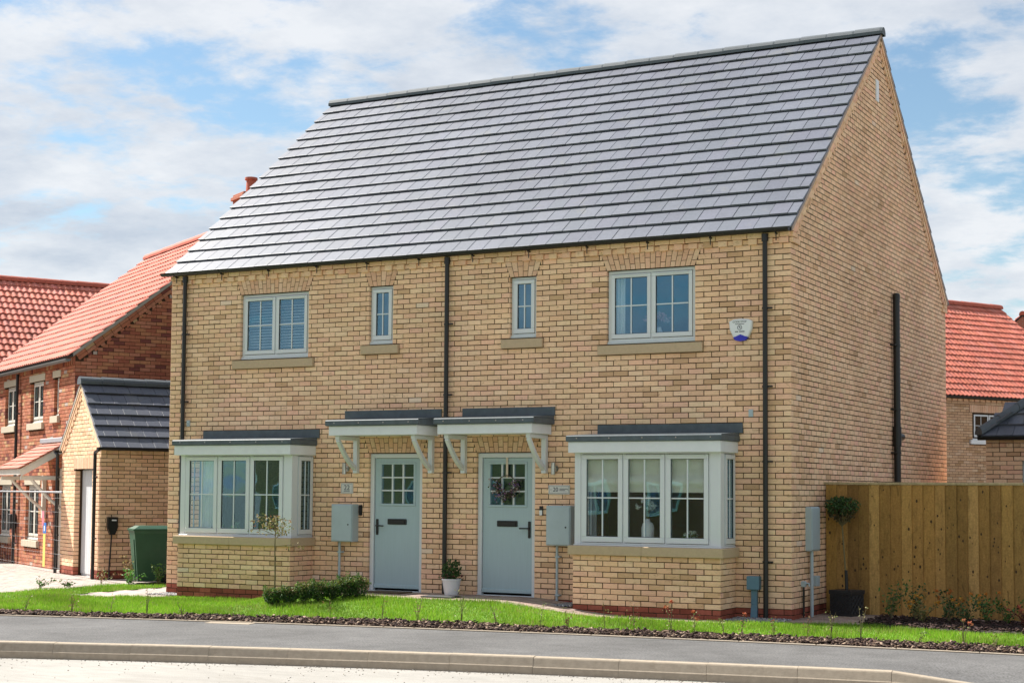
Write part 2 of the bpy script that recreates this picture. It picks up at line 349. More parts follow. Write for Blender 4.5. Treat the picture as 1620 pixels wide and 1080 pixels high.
# ------------------------------------------------------------------ roof tiles
def flat_tile(w, L, t=.024):
    V = [(.003, 0, 0), (w-.003, 0, 0), (w-.003, 0, t), (.003, 0, t), (.003, L, 0), (w-.003, L, 0), (w-.003, L, t), (.003, L, t), (.006, .006, t+.002), (w-.006, .006, t+.002), (w-.006, L, t+.002), (.006, L, t+.002)]
    F = [(0, 1, 2, 3), (0, 3, 7, 4), (1, 5, 6, 2), (3, 2, 9, 8), (3, 8, 11, 7), (2, 6, 10, 9), (8, 9, 10, 11)]
    return V, F
def pan_tile(w, L, t=.02, amp=.03):
    xs = [i/8 for i in range(9)]; zz = [amp*(.5+.5*math.sin(2*PI*x-.6)) for x in xs]
    V = []
    for y in (0, L):
        for x, z in zip(xs, zz): V.append((x*w, y, z+t))
    for x, z in zip(xs, zz): V.append((x*w, 0, z))
    n = 9; F = []
    for i in range(8): F += [(i, i+1, n+i+1, n+i), (2*n+i, 2*n+i+1, i+1, i)]
    return V, F
def tile_field(parent, o, u, v, width, slope, gauge, tw, shape, pal, mt, nobj, key, name='roof_tile', world=None, stagger=True, tilt=.035, keep=None, tail=.07):
    o, u, v = Vector(o), Vector(u).normalized(), Vector(v).normalized(); nn = u.cross(v)
    W = world or Matrix.Identity(4); ang = math.atan2(tilt, gauge)
    vt = v*math.cos(ang)-nn*math.sin(ang); nt_ = nn*math.cos(ang)+v*math.sin(ang)
    rows = int(round(slope/gauge)); gauge = slope/rows; L = gauge+tail; items = []
    for r in range(rows):
        base = o+v*(r*gauge)+nn*(tilt+.0)
        xs = []; x = 0.0
        if stagger and r % 2: xs.append((0, tw/2)); x = tw/2
        while x < width-1e-4:
            xs.append((x, min(tw, width-x))); x += tw
        for (x, ww) in xs:
            if ww < .03: continue
            if keep and not keep(x+ww/2, r*gauge): continue
            items.append((base+u*x, ww/tw, min(L, slope-r*gauge+.02)))
    Wc = lambda p: (W @ (p+u*tw/2)-CAM).length
    full = [i for i, t in enumerate(items) if t[1] > .99 and t[2] >= L-1e-4]
    full.sort(key=lambda i: Wc(items[i][0])); chosen = set(full[:nobj])
    V0, F0 = shape(tw, L); var = []
    for i in range(10 if nobj else 0):
        b = MB(); b.add(V0, F0, jit(pal[i % len(pal)], .11 if shape is pan_tile else .04)); var.append(b.mesh(name, mt))
    rot = Matrix((u, vt, nt_)).transposed().to_4x4(); mb = MB()
    for i, (p, sc, ll) in enumerate(items):
        dz = random.uniform(0, .005)
        if i in chosen: link(name, random.choice(var), parent, mat=Matrix.Translation(p+nn*dz) @ rot)
        else:
            mb.add([p+u*(x*sc)+vt*(y*ll/L)+nt_*(z+dz) for (x, y, z) in V0], F0, jit(random.choice(pal), .11 if shape is pan_tile else .04))
    if mb.v: mb.build('tiling', mt, parent, kind='stuff')
def ridge_tiles(parent, a, b, r, seg, mt, name='ridge_tile', endcap=True):
    a, b = Vector(a), Vector(b); d = (b-a); n = max(1, int(round(d.length/seg))); d = d/n; t = d.normalized(); side = t.cross(Vector((0, 0, 1))).normalized()
    me = None
    for i in range(n):
        mb = MB(); k = 9; V = []; F = []
        for j, rr in ((0, r+.008), (.93, r+.002), (1.03, r-.006)):
            for q in range(k):
                an = PI*(q/(k-1))*1.12-PI*.06; V.append(t*(j*d.length)+side*math.cos(an)*rr+Vector((0, 0, math.sin(an)*rr)))
        for j in range(2):
            for q in range(k-1): F.append((j*k+q, j*k+q+1, (j+1)*k+q+1, (j+1)*k+q))
        F.append(tuple(range(k))); F.append(tuple(range(2*k, 3*k)))
        if me is None: mb.add(V, F); me = mb.mesh(name, mt, False)
        link(name, me, parent, mat=Matrix.Translation(a+d*i+Vector((0, 0, random.uniform(-.003, .003)))))

# ------------------------------------------------------------------ windows
def window(parent, name, w, h, mat4, sashes=2, bars=(1, 1), fr=.05, sf=.045, vent=True, cill=True, fm=None, depth=.07, label=None, widths=None):
    """window in the local xz plane, outside towards -y; the frame is the part, panes and bars its sub-parts"""
    fm = fm or m_frame; f = MB()
    f.bbox(0, w, 0, depth, h-fr, h); f.bbox(0, w, 0, depth, .0, fr)
    f.bbox(0, fr, .0005, depth-.0005, fr+.0005, h-fr-.0005); f.bbox(w-fr, w, .0005, depth-.0005, fr+.0005, h-fr-.0005)
    if cill: f.bbox(-.006, w+.006, -.028, depth, -.028, -.0005); f.bbox(-.003, w+.003, -.014, .0-.0005, -.0003, .016)
    ws = widths or [(w-2*fr)/sashes]*sashes; xs = [fr]
    for q in ws: xs.append(xs[-1]+q)
    for q in xs[1:-1]: f.bbox(q-.012, q+.012, .001, depth-.001, fr+.0005, h-fr-.0005)
    top = f.build(name, fm, parent, mat=mat4, label=label)
    for i in range(sashes):
        a, b = xs[i]+(.006 if i == 0 else .014), xs[i+1]-(.006 if i == sashes-1 else .014); z0, z1 = fr+.006, h-fr-.006; y0 = -.016
        s = MB(); s.bbox(a, b, y0, y0+.05, z0, z0+sf+.012, .005); s.bbox(a, b, y0, y0+.05, z1-sf, z1, .005)
        s.bbox(a, a+sf, y0+.0005, y0+.0495, z0+sf+.0125, z1-sf-.0005, .005); s.bbox(b-sf, b, y0+.0005, y0+.0495, z0+sf+.0125, z1-sf-.0005, .005)
        s.build('sash', fm, top)
        g0, g1, h0, h1 = a+sf, b-sf, z0+sf+.012, z1-sf
        k_ = MB()
        for q in ((g0, g1, h1-.006, h1-.0003), (g0, g1, h0+.0003, h0+.006), (g0+.0003, g0+.006, h0+.0065, h1-.0065), (g1-.006, g1-.0003, h0+.0065, h1-.0065)): k_.box(q[0], q[1], y0+.008, y0+.0215, q[2], q[3])
        k_.build('gasket', m_black, top)
        p = MB(); p.box(g0-.004, g1+.004, y0+.022, y0+.026, h0-.004, h1+.004); p.build('pane', m_glass, top)
        for k in range(bars[0]):
            x = g0+(g1-g0)*(k+1)/(bars[0]+1); bb = MB(); bb.bbox(x-.009, x+.009, y0+.012, y0+.0215, h0, h1, .003); bb.build('glazing_bar', fm, top)
        for k in range(bars[1]):
            z = h0+(h1-h0)*(k+1)/(bars[1]+1); bb = MB(); bb.bbox(g0, g1, y0+.0125, y0+.021, z-.009, z+.009, .003); bb.build('glazing_bar', fm, top)
        if vent:
            vv = MB(); vv.bbox(a+.05, b-.05, y0-.012, y0-.0005, z1-.026, z1-.006, .004); vv.build('trickle_vent', fm, top)
    return top
T = Matrix.Translation
def sm(a, b, x):
    t = min(1, max(0, (x-a)/(b-a))); return t*t*(3-2*t)

# ================================================================== ground, road, pavement
KP = np.polyfit([-12, -6.97, -5.59, -4.19, -3.17, -1.24, .52, 1.65, 2.6, 6], [-9.4, -7.04, -6.51, -6.05, -5.82, -5.53, -5.15, -4.99, -4.85, -4.3], 2)
BP = np.polyfit([-16, -9.78, -7.04, -4.98, -2.61, -.48, 1.57, 3.38, 7], [-6.6, -4.33, -3.67, -3.2, -2.94, -2.72, -2.65, -2.52, -2.2], 2)
def kerb_y(x):
    return float(np.polyval(KP, x)) if x > -14 else float(np.polyval(KP, -14)+(x+14)*np.polyval(np.polyder(KP), -14))
def back_y(x):
    return float(np.polyval(BP, x)) if x > -16 else float(np.polyval(BP, -16)+(x+16)*np.polyval(np.polyder(BP), -16))
def hh(x): return -.165+.185*sm(-8.0, -7.0, x)*(1-sm(-4.0, -2.0, x))+.03*sm(-4.0, -2.0, x)
def gz(x, y):
    yb = back_y(x); t = sm(yb, -1.0, y); return -.19*(1-t)+hh(x)*t
def sheet(name, mt, xs, f0, f1, ny, zf, label=None, kind='structure', cat=None):
    mb = MB(); V = []; F = []; nx = len(xs)
    for i, x in enumerate(xs):
        a, b = f0(x), f1(x)
        for j in range(ny+1):
            y = a+(b-a)*j/ny; V.append((x, y, zf(x, y)))
    for i in range(nx-1):
        for j in range(ny):
            q = i*(ny+1)+j; F.append((q, q+ny+1, q+ny+2, q+1))
    mb.add(V, F); return mb.build(name, mt, None, kind=kind, label=label, cat=cat, smooth=True)
g = MB(); S = 400
V = []; F = []
g.add([(-S, -S, -.46), (S, -S, -.46), (S, S, -.46), (-S, S, -.46)], [(0, 1, 2, 3)]); g.build('ground', m_ground, None, kind='structure')
XS = list(np.arange(-40, 24.01, .5))
sheet('road', m_road, XS, lambda x: kerb_y(x)-6.2, lambda x: kerb_y(x)+.02, 4, lambda x, y: -.375)
def drop(x): return .1*sm(2.55, 3.45, x)
def pv(x, y): return -.2-drop(x)*(1-sm(kerb_y(x)+.1, kerb_y(x)+1.3, y))
sheet('pavement', m_asphalt, XS, lambda x: kerb_y(x)+.125, lambda x: back_y(x)-.05, 8, pv)
sheet('verge_opposite', m_turf, XS, lambda x: -60, lambda x: kerb_y(x)-6.2, 2, lambda x, y: -.3)
kb = link('kerb', None, None, kind='structure')
x = -13.0; kmesh = {}
while x < 7:
    x2 = x+.915*math.cos(math.atan(np.polyval(np.polyder(KP), x)))
    p, q = Vector((x, kerb_y(x), 0)), Vector((x2, kerb_y(x2), 0)); d = (q-p); l = d.length; ang = math.atan2(d.y, d.x)
    d0, d1 = drop(x), drop(x2); key = (round(d0, 2), round(d1, 2))
    if key not in kmesh:
        b = MB(); prof = [(-.012, -.46), (-.012, -.30), (-.004, -.29), (.022, -.212), (.03, -.2), (.125, -.194), (.125, -.46)]
        V = []
        for xx, dd in ((.0025, d0), (.9125, d1)): V += [(xx, y, z-(dd if z > -.3 else 0)) for (y, z) in prof]
        n = len(prof); b.add(V, [tuple(range(n)), tuple(range(n, 2*n))[::-1]]+[(i, n+i, n+(i+1) % n, (i+1) % n) for i in range(n)])
        kmesh[key] = b.mesh('kerb_stone', m_kerb)
    link('kerb_stone', kmesh[key], kb, mat=T(p+Vector((0, 0, random.uniform(-.003, .003)))) @ Matrix.Rotation(ang, 4, 'Z'))
    x = x2
# thin concrete edging between pavement and planting
ed = link('pavement_edging', None, None, kind='structure'); x = -16.0; eme = None
while x < 7:
    x2 = x+.9; p, q = Vector((x, back_y(x), 0)), Vector((x2, back_y(x2), 0)); d = q-p
    b = MB(); b.bbox(.004, d.length-.004, -.05, 0, -.4, -.183, .006)
    link('edging_stone', b.mesh('edging_stone', m_kerb), ed, mat=T(p) @ Matrix.Rotation(math.atan2(d.y, d.x), 4, 'Z')); x = x2
# a flat service cover in the pavement
b = MB(); b.bbox(-.32, .32, -.2, .2, -.02, .006, .004); cov_ = b.build('service_cover', m_kerb, None, label='pale flat concrete service cover set in the grey pavement at its back edge', cat='cover', mat=T((-6.35, -3.62, -.2)) @ Matrix.Rotation(.2, 4, 'Z'))

# ================================================================== the pair of houses
HW, HD = 10.565, 9.224; EZ = 5.06; SLP = .824; TH = math.atan(SLP); YC = HD/2; RZ = EZ+SLP*YC
house = thing('semi_detached_house', 'large buff brick pair of houses with grey roof, two blue-grey doors and bay windows', 'house')
FU, FN = (1, 0, 0), (0, -1, 0)
WIN = [(-2.69, -1.36, 3.6, 4.65), (-4.24, -3.81, 3.75, 4.65), (-9.14, -7.815, 3.6, 4.65), (-6.685, -6.255, 3.75, 4.65)]
DOR = [(-6.655, -5.705), (-4.775, -3.813)]
BAY = [(-2.915, -.77), (-9.84, -7.665)]
c_ = lambda v: (lambda z: v)
voids = []; holes = []
def archvoid(a, b, z, h=.225, k=.085):
    return (z, z+h, lambda q: a-.0-k*(q-z)/h-.004, lambda q: b+k*(q-z)/h+.004)
for (a, b, z0, z1) in WIN:
    voids += [(z0, z1, c_(a), c_(b)), (z0-.15, z0, c_(a-.125), c_(b+.125)), archvoid(a, b, z1)]; holes.append((a, b, z0, z1))
for (a, b) in DOR:
    voids += [(-.3, 2.1, c_(a), c_(b)), archvoid(a, b, 2.1)]; holes.append((a, b, -.3, 2.1))
for (a, b) in BAY:
    voids.append((-.3, 2.3, c_(a+.02), c_(b-.02))); holes.append((a+.13, b-.13, .8, 2.15))
# mortar and inner leaf
wl = MB()
core(wl, (0, 0, 0), FU, FN, -HW+.0045, -.0045, -.45, 5.06, holes)
def tri_wall(x0, x1):
    wl.prism([(x0, .3, -.45), (x0, HD-.3, -.45), (x0, HD-.3, EZ-.02), (x0, HD-.3, EZ+.2), (x0, YC, RZ-.02), (x0, .3, EZ+.2)], (x1-x0, 0, 0))
tri_wall(-.3, -.0022); tri_wall(-HW+.0045, -HW+.3)
wl.box(-HW+.0045, -.0045, HD-.3, HD-.0045, -.45, EZ)
for xx in (-HW+.0045, -.3):
    wl.prism([(xx, .0045, 5.06), (xx, .3, 5.06), (xx, .3, EZ+.22)], (.29, 0, 0)); wl.prism([(xx, HD-.0045, 5.06), (xx, HD-.3, 5.06), (xx, HD-.3, EZ+.22)], (.29, 0, 0))
wall = wl.build('wall', m_mortar, house)
PH = .1075/.225
fac = courses(0, 4.875, -HW+.001, -.001, voids, phase=PH-.001/.225)
hid = lambda b: not any(p-.1 < (b[0]+b[1])/2 < q+.75 and b[2] < 2.45 for p, q in BAY) and not (-5.4 < (b[0]+b[1])/2 < -5.15)
def glim(zb, za):
    if zb < 4.90: return (.001, HD-.001)
    y = max(.001, (zb-EZ+.185)/SLP); return (y, HD-y)
gab = [(q[0]+.002 if q[0] > .002 else q[0], q[1]-.002, *q[2:]) for q in courses(0, 9.0, .001, HD-.001, (), phase=.5, lim=glim)]
GU, GN = (0, 1, 0), (1, 0, 0)
lay([((0, 0, 0), FU, FN, fac, hid), ((0, 0, 0), GU, GN, gab, False)], wall, BUFF, m_brick, 'buff', 210)
# red plinth courses
pf = courses(-.225, 0, -HW+.001, -.001, [v for v in voids if v[0] < 0], phase=PH)
pg = courses(-.225, 0, .001, HD-.001, (), phase=.5)
lay([((0, 0, 0), FU, FN, pf, hid), ((0, 0, 0), GU, GN, pg, False)], wall, PLIN, m_redbrick, 'plinth', 24, fieldname='plinth_brickwork')
# eaves: dentil course, oversailing course, raking verge courses, kneelers, arches
ev = MB(); x = -HW+.001; i = 0
while x < -.05:
    if i % 2: add_brick(ev, (0, 0, 0), FU, FN, x, min(x+.125, -.001), 4.872, 4.947, .06, pick(BUFF), .036); x += .125
    else: add_brick(ev, (0, 0, 0), FU, FN, x+.004, min(x+.086, -.001), 4.88, 4.945, .05, pick(BUFF), .006); x += .09
    i += 1
for b in courses(4.95, 5.025, -HW+.001, -.001, phase=.3): add_brick(ev, (0, 0, 0), FU, FN, b[0], b[1], b[2], b[3], .06, pick(BUFF), .042)
add_brick(ev, (0, 0, 0), FU, FN, -HW, -.001, 5.03, 5.058, .05, (.5, .35, .2), .03)
ev.build('eaves_course', m_brick, wall, kind='stuff')
vr = MB(); ct, st_ = math.cos(TH), math.sin(TH)
for side in (0, 1):
    fy = (lambda y: y) if side == 0 else (lambda y: HD-y)
    Lr = YC/ct
    for row, (p0, p1, out) in enumerate(((.004, .068, .034), (.078, .142, .02))):
        t = .0 if row == 0 else .1
        while t < Lr-.06:
            t2 = min(t+.215, Lr-.02-p1*.8)
            if t2-t < .03: break
            q = [(t+.003, p0), (t2-.003, p0), (t2-.003, p1), (t+.003, p1)]
            P = [Vector((out, fy(a*ct+p*st_), EZ+a*st_-p*ct)) for a, p in q]
            vr.prism(P, (-.07, 0, 0), pick(BUFF)); t += .225
    for k in range(40):                                     # little stepped dentils below the raking courses
        t = .2+k*.148
        if t > Lr-.25: break
        q = [(t, .146), (t+.085, .146), (t+.085, .19), (t, .19)]
        vr.prism([Vector((.012, fy(a*ct+p*st_), EZ+a*st_-p*ct)) for a, p in q], (-.03, 0, 0), pick(BUFF))
    for r in range(3):                                      # kneeler
        z = 4.875+r*CH+.005; L = (.36, .25, .14)[r]
        s = 0.001
        while s < L-.03:
            e_ = min(s+.215 if (s > .01 or r % 2) else s+.1025, L)
            y0, y1 = sorted((fy(s), fy(e_))); add_brick(vr, (0, 0, 0), GU, GN, y0, y1, z, z+.065, .05, pick(BUFF), .033); s = e_+.01
vr.build('verge_course', m_brick, wall, kind='stuff')
for (a, b, z0, z1) in WIN:
    ar = MB(); splay_arch(ar, (0, 0, 0), FU, FN, a, b, z1, .225, .085, ARCH); ar.build('window_arch', m_brick, wall)
    s = MB(); s.bbox(a-.12, b+.12, -.05, .1, z0-.145, z0-.012, .006); s.prism([(a-.12, -.05, z0-.0125), (a-.12, .1, z0-.0125), (a-.12, .1, z0+.004)], (b-a+.24, 0, 0)); s.build('window_sill', m_stone, house)
for (a, b) in DOR:
    ar = MB(); splay_arch(ar, (0, 0, 0), FU, FN, a, b, 2.1, .225, .085, ARCH); ar.build('door_arch', m_brick, wall)
# windows
for k, (a, b, z0, z1) in enumerate(WIN):
    big = b-a > 1
    window(house, 'window', b-a-.014, z1-z0-.04, T((a+.007, .055, z0+.034)), 2 if big else 1, (1, 1), vent=big, sf=.05 if big else .055, fr=.045 if big else .035)
# roof
rf = MB()
rf.prism([(-HW-.03, -.06, EZ-.04), (-HW-.03, YC, RZ+.012), (-HW-.03, HD+.06, EZ-.04), (-HW-.03, HD+.06, EZ+.01), (-HW-.03, YC, RZ+.062), (-HW-.03, -.06, EZ+.01)], (HW+.06, 0, 0))
roof = rf.build('roof', m_under, house)
SLATE = [(.112, .121, .152), (.117, .126, .158), (.107, .116, .147), (.121, .130, .161), (.113, .123, .155)]
tile_field(roof, (-HW-.045, -.1, EZ+.045-.1*SLP), (1, 0, 0), (0, ct, st_), HW+.09, (YC+.1)/ct-.03, .358, .2599, flat_tile, SLATE, m_tile, 300, 'slate', tilt=.036)
tile_field(roof, (.045, HD+.1, EZ+.045-.1*SLP), (-1, 0, 0), (0, -ct, st_), HW+.09, (YC+.1)/ct-.03, .358, .5198, flat_tile, SLATE, m_tile, 0, 'slate', tilt=.036)
ridge_tiles(roof, (-HW-.06, YC, RZ+.055), (.07, YC, RZ+.055), .112, .45, m_ridge)
uc = MB()
for side in (0, 1):
    fy = (lambda y: y) if side == 0 else (lambda y: HD-y)
    for x0, x1 in ((-.02, .043), (-HW-.043, -HW+.02)):
        uc.prism([(x0, fy(-.05), EZ-.05*SLP), (x0, fy(YC), RZ), (x0, fy(YC), RZ+.058), (x0, fy(-.05), EZ-.05*SLP+.058)], (x1-x0, 0, 0))
uc.build('verge_bedding', MAT('verge_mortar', (.40, .31, .27), .95, .15, 20), roof)
# gutters and downpipes
def gutter(parent, x0, x1, y, z, r=.058):
    b = MB(); poly = [(x0, y+r*math.cos(a), z+r*math.sin(a)) for a in [PI+PI*i/10 for i in range(11)]]
    inn = [(x0, y+(r-.006)*math.cos(a), z+.0+(r-.006)*math.sin(a)) for a in [2*PI-PI*i/10 for i in range(11)]]
    n = len(poly); V = [Vector(p) for p in poly+inn]; m_ = len(V); d = Vector((x1-x0, 0, 0))
    F = [(i, (i+1) % m_, m_+(i+1) % m_, m_+i) for i in range(m_)]
    b.add(V+[v+d for v in V], F)
    for xx in (x0, x1-.004): b.prism([(xx, p[1], p[2]) for p in poly], (.004, 0, 0))
    gt = b.build('gutter', m_black, parent)
    x = x0+.25
    while x < x1:
        q = MB(); q.prism([(x, p[1]+(p[1]-y)*.08, p[2]+(p[2]-z)*.08) for p in poly], (.022, 0, 0)); q.box(x+.002, x+.02, y+.02, y+.1, z-.075, z-.055); q.box(x+.005, x+.016, y+.05, y+.06, z-.16, z-.05); q.build('gutter_bracket', m_black, gt); x += .93
gutter(house, -HW-.1, .02, -.135, 5.062, .052)
def downpipe(parent, x, y, z0, z1, clips, r=.034, side=1):
    b = MB(); b.tube([(x, y, z0), (x, y, z1)], r, 12); b.tube([(x, y, z1-.1), (x, y-.0, z1)], r*1.35, 12)
    d = b.build('downpipe', m_black, parent, smooth=False)
    for z in clips:
        c = MB(); c.tube([(x, y, z-.014), (x, y, z+.014)], r*1.25, 12); c.bbox(x, x+side*.095 if side > 0 else x+.01, y-.012, y+.03, z-.012, z+.012, .003); c.build('pipe_clip', m_black, d)
downpipe(house, -.335, -.065, hh(-.3)-.05, 5.0, (4.0, 2.95, 1.95, .62))
downpipe(house, -5.268, -.065, 0, 5.0, (4.0, 2.95, 1.8))
downpipe(house, -10.235, -.065, -.2, 5.0, (4.05, 2.95, 1.0))
# soil and vent pipe on the side wall
sv = MB(); sy = 5.3
sv.tube([(.075, sy, -.2), (.075, sy, 4.72)], .055, 14); sv.tube([(.075, sy, 4.7), (.075, sy, 4.78), (.075, sy, 4.80)], [.06, .06, .04], 14); sv.tube([(.075, sy, 2.3), (.075, sy, 2.62)], .068, 14); sv.tube([(.075, sy, 2.46), (.1, sy+.19, 2.46)], .06, 12)
svp = sv.build('soil_pipe', m_black, house)
for z in (3.95, 2.9, 2.2): q = MB(); q.tube([(.075, sy, z-.015), (.075, sy, z+.015)], .064, 14); q.box(-.01, .09, sy-.14, sy-.03, z-.012, z+.012); q.build('pipe_clip', m_black, svp)
b = MB(); b.bbox(-.004, .018, 4.37, 4.53, 7.78, 8.13, .003); b.build('gable_vent', m_white, house)
for xx in (-.555, -10.16):
    b = MB(); b.bbox(xx-.03, xx+.03, -.02, .0, 2.55, 2.65, .004); b.bbox(xx-.015, xx+.015, -.024, -.0205, 2.575, 2.625, .001); b.build('overflow_cap', m_meter, house)
# inside: floors, ceilings, partition walls
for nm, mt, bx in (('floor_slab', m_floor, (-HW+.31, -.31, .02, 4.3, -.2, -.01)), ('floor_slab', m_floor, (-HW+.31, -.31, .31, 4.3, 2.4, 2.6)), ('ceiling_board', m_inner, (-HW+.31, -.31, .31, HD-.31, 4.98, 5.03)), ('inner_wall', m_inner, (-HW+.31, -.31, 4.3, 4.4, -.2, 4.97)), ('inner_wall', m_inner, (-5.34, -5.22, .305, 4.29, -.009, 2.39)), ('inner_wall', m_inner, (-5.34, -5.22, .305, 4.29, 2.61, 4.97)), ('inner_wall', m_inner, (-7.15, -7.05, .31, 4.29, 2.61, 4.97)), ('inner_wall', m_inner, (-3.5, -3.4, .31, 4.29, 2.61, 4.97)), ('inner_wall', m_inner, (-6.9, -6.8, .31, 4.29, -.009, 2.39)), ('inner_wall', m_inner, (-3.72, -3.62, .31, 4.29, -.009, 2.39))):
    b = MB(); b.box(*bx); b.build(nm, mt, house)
# bay windows
BD = .6
def bay(a, b, nobj):
    E_ = link('bay_window', None, house)
    mw = MB(); core(mw, (0, -BD, 0), FU, FN, a+.0045, b-.0045, -.45, .66, [], th=.1)
    core(mw, (b, 0, 0), GU, GN, -BD+.1, -.001, -.45, .66, [], th=.1); core(mw, (a, 0, 0), GU, (-1, 0, 0), -BD+.1, -.001, -.45, .66, [], th=.1)
    mw.build('bay_wall', m_mortar, E_)
    fb = courses(0, .675, a+.001, b-.001, phase=.5); rb = courses(0, .675, -BD+.001, -.002, phase=.5); lb_ = courses(0, .675, -BD+.001, -.002, phase=.5)
    lay([((0, -BD, 0), FU, FN, fb, True), ((b, 0, 0), GU, GN, rb, False), ((a, 0, 0), GU, (-1, 0, 0), lb_, False)], E_, BUFF, m_brick, 'buff', nobj)
    fb = courses(-.225, 0, a+.001, b-.001, phase=.0); rb = courses(-.225, 0, -BD+.001, -.002, phase=.0)
    lay([((0, -BD, 0), FU, FN, fb, True), ((b, 0, 0), GU, GN, rb, False), ((a, 0, 0), GU, (-1, 0, 0), rb, False)], E_, PLIN, m_redbrick, 'plinth', 20, fieldname='plinth_brickwork')
    mid = (a+b)/2-.03
    for (p, q) in ((a-.05, mid-.002), (mid+.002, b+.05)):
        s = MB(); s.bbox(p, q, -BD-.06, -.012, .675, .80, .007); s.build('sill_stone', m_stone, E_)
    za, zb = .822, 2.07; yf = -BD+.035
    post = MB(); post.bbox(a+.01, a+.10, yf, yf+.09, za, zb); post.bbox(b-.15, b-.01, yf, yf+.14, za, zb); post.bbox(a, b, yf-.012, -.02, .8, za-.001); post.build('corner_post', m_frame, E_)
    w = (b-.152)-(a+.102)
    window(E_, 'window_frame', w, zb-za-.002, T((a+.102, yf+.005, za+.001)), 3, (1, 1), fr=.022, sf=.062, vent=True, cill=False)
    ds = -(yf+.142)-.002
    window(E_, 'side_window_frame', ds, zb-za-.002, T((b-.015, yf+.141, za+.001)) @ Matrix.Rotation(PI/2, 4, 'Z'), 1, (1, 1), fr=.022, sf=.062, vent=False, cill=False)
    window(E_, 'side_window_frame', ds+.05, zb-za-.002, T((a+.015, -.003, za+.001)) @ Matrix.Rotation(-PI/2, 4, 'Z'), 1, (1, 1), fr=.022, sf=.062, vent=False, cill=False)
    ins = MB(); ins.box(a+.1, b-.1, yf+.1, .31, .79, .812); ins.box(a+.02, b-.02, yf+.1, .0, 2.075, 2.09); ins.build('window_board', m_white, E_)
    fs = MB(); fs.bbox(a-.04, b+.03, -BD-.075, -BD-.05, 2.065, 2.215, .004); fs.bbox(b+.0055, b+.03, -BD-.0495, -.004, 2.065, 2.215, .004); fs.bbox(a-.04, a-.0155, -BD-.0495, -.004, 2.065, 2.215, .004); fs.box(a-.015, b+.005, -BD-.0495, -.004, 2.085, 2.10)
    fs.build('fascia', m_fascia, E_)
    rr = MB(); rr.bbox(a-.065, b+.055, -BD-.105, -.003, 2.2155, 2.30, .01)
    rr.prism([(a-.06, -BD-.095, 2.2995), (a-.06, -.003, 2.2995), (a-.06, -.003, 2.345), (a-.06, -BD-.095, 2.305)], (b-a+.11, 0, 0)); bro = rr.build('bay_roof', m_lead, E_)
    uf = MB(); uf.bbox(a+.10-(.1 if a < -5 else 0)+.0, b+.10, -.022, -.001, 2.335, 2.47, .003); uf.build('flashing', m_lead, E_)
    for k in range(5):
        xx = a+.1+(b-a-.2)*k/4
        s = MB(); s.tube([(xx, -BD-.106, 2.262), (xx, -BD-.112, 2.262)], .009, 8); s.build('fixing', m_metal, bro)
bay(BAY[0][0], BAY[0][1], 62); bay(BAY[1][0], BAY[1][1], 62)
# doors and canopies
def door(a, b, hs):
    fr = MB(); y0, y1 = .05, .12; zt = 2.088
    fr.bbox(a+.004, a+.068, y0, y1, .03, zt); fr.bbox(b-.068, b-.004, y0, y1, .03, zt); fr.bbox(a+.0685, b-.0685, y0, y1, zt-.066, zt)
    fr.bbox(a+.004, b-.004, y0-.035, y1, 0.0, .0295)
    la, lb = a+.075, b-.075; z0, z1 = .062, zt-.072; yl = .078; w = lb-la; ga, gb = (la+lb)/2-.285, (la+lb)/2+.285; gz0, gz1 = 1.335, 1.925
    L = MB(); L.box(la, ga, yl, yl+.045, z0, z1); L.box(gb, lb, yl, yl+.045, z0, z1); L.box(ga, gb, yl, yl+.045, z0, gz0); L.box(ga, gb, yl, yl+.045, gz1, z1)
    L.bbox(la, lb, yl-.02, yl-.0005, z0, z0+.055, .008)
    D = L.build('door', m_door, house); fr.build('door_frame', m_frame, D)
    gs = MB(); gs.bbox(ga-.035, gb+.035, yl-.012, yl-.0005, gz1, gz1+.035, .005); gs.bbox(ga-.035, gb+.035, yl-.012, yl-.0005, gz0-.035, gz0, .005); gs.bbox(ga-.035, ga, yl-.0115, yl-.0005, gz0+.0005, gz1-.0005, .005); gs.bbox(gb, gb+.035, yl-.0115, yl-.0005, gz0+.0005, gz1-.0005, .005); gs.build('glazing_bead', m_door, D)
    for i in range(3):
        for j in range(3):
            p = MB(); p.box(ga+i*.19+.004, ga+(i+1)*.19-.004, yl+.018, yl+.024, gz0+j*.1967+.004, gz0+(j+1)*.1967-.004); p.build('pane', m_glass, D)
    for i in (1, 2):
        p = MB(); p.bbox(ga+i*.19-.011, ga+i*.19+.011, yl-.004, yl+.03, gz0, gz1, .004); p.build('glazing_bar', m_frame, D)
        p = MB(); p.bbox(ga, gb, yl-.003, yl+.029, gz0+i*.1967-.011, gz0+i*.1967+.011, .004); p.build('glazing_bar', m_frame, D)
    xm = (la+lb)/2+(.0 if hs > 0 else .0)
    lt = MB(); lt.bbox(xm-.165, xm+.165, yl-.018, yl-.0005, 1.02, 1.105, .006); lt.bbox(xm-.14, xm+.14, yl-.026, yl-.0185, 1.035, 1.088, .004); lt.build('letterbox', m_black, D)
    hx = lb-.045 if hs > 0 else la+.045
    h = MB(); h.bbox(hx-.019, hx+.019, yl-.014, yl-.0005, .86, 1.10, .006); h.tube([(hx, yl-.01, 1.0), (hx, yl-.05, 1.0), (hx-hs*.02, yl-.058, 1.0), (hx-hs*.14, yl-.058, .998)], .0105, 8); h.tube([(hx, yl-.014, .91), (hx, yl-.024, .91)], .011, 8); h.build('door_handle', m_black, D)
    return D
door(*DOR[0], -1); door(*DOR[1], 1)
CD = .6
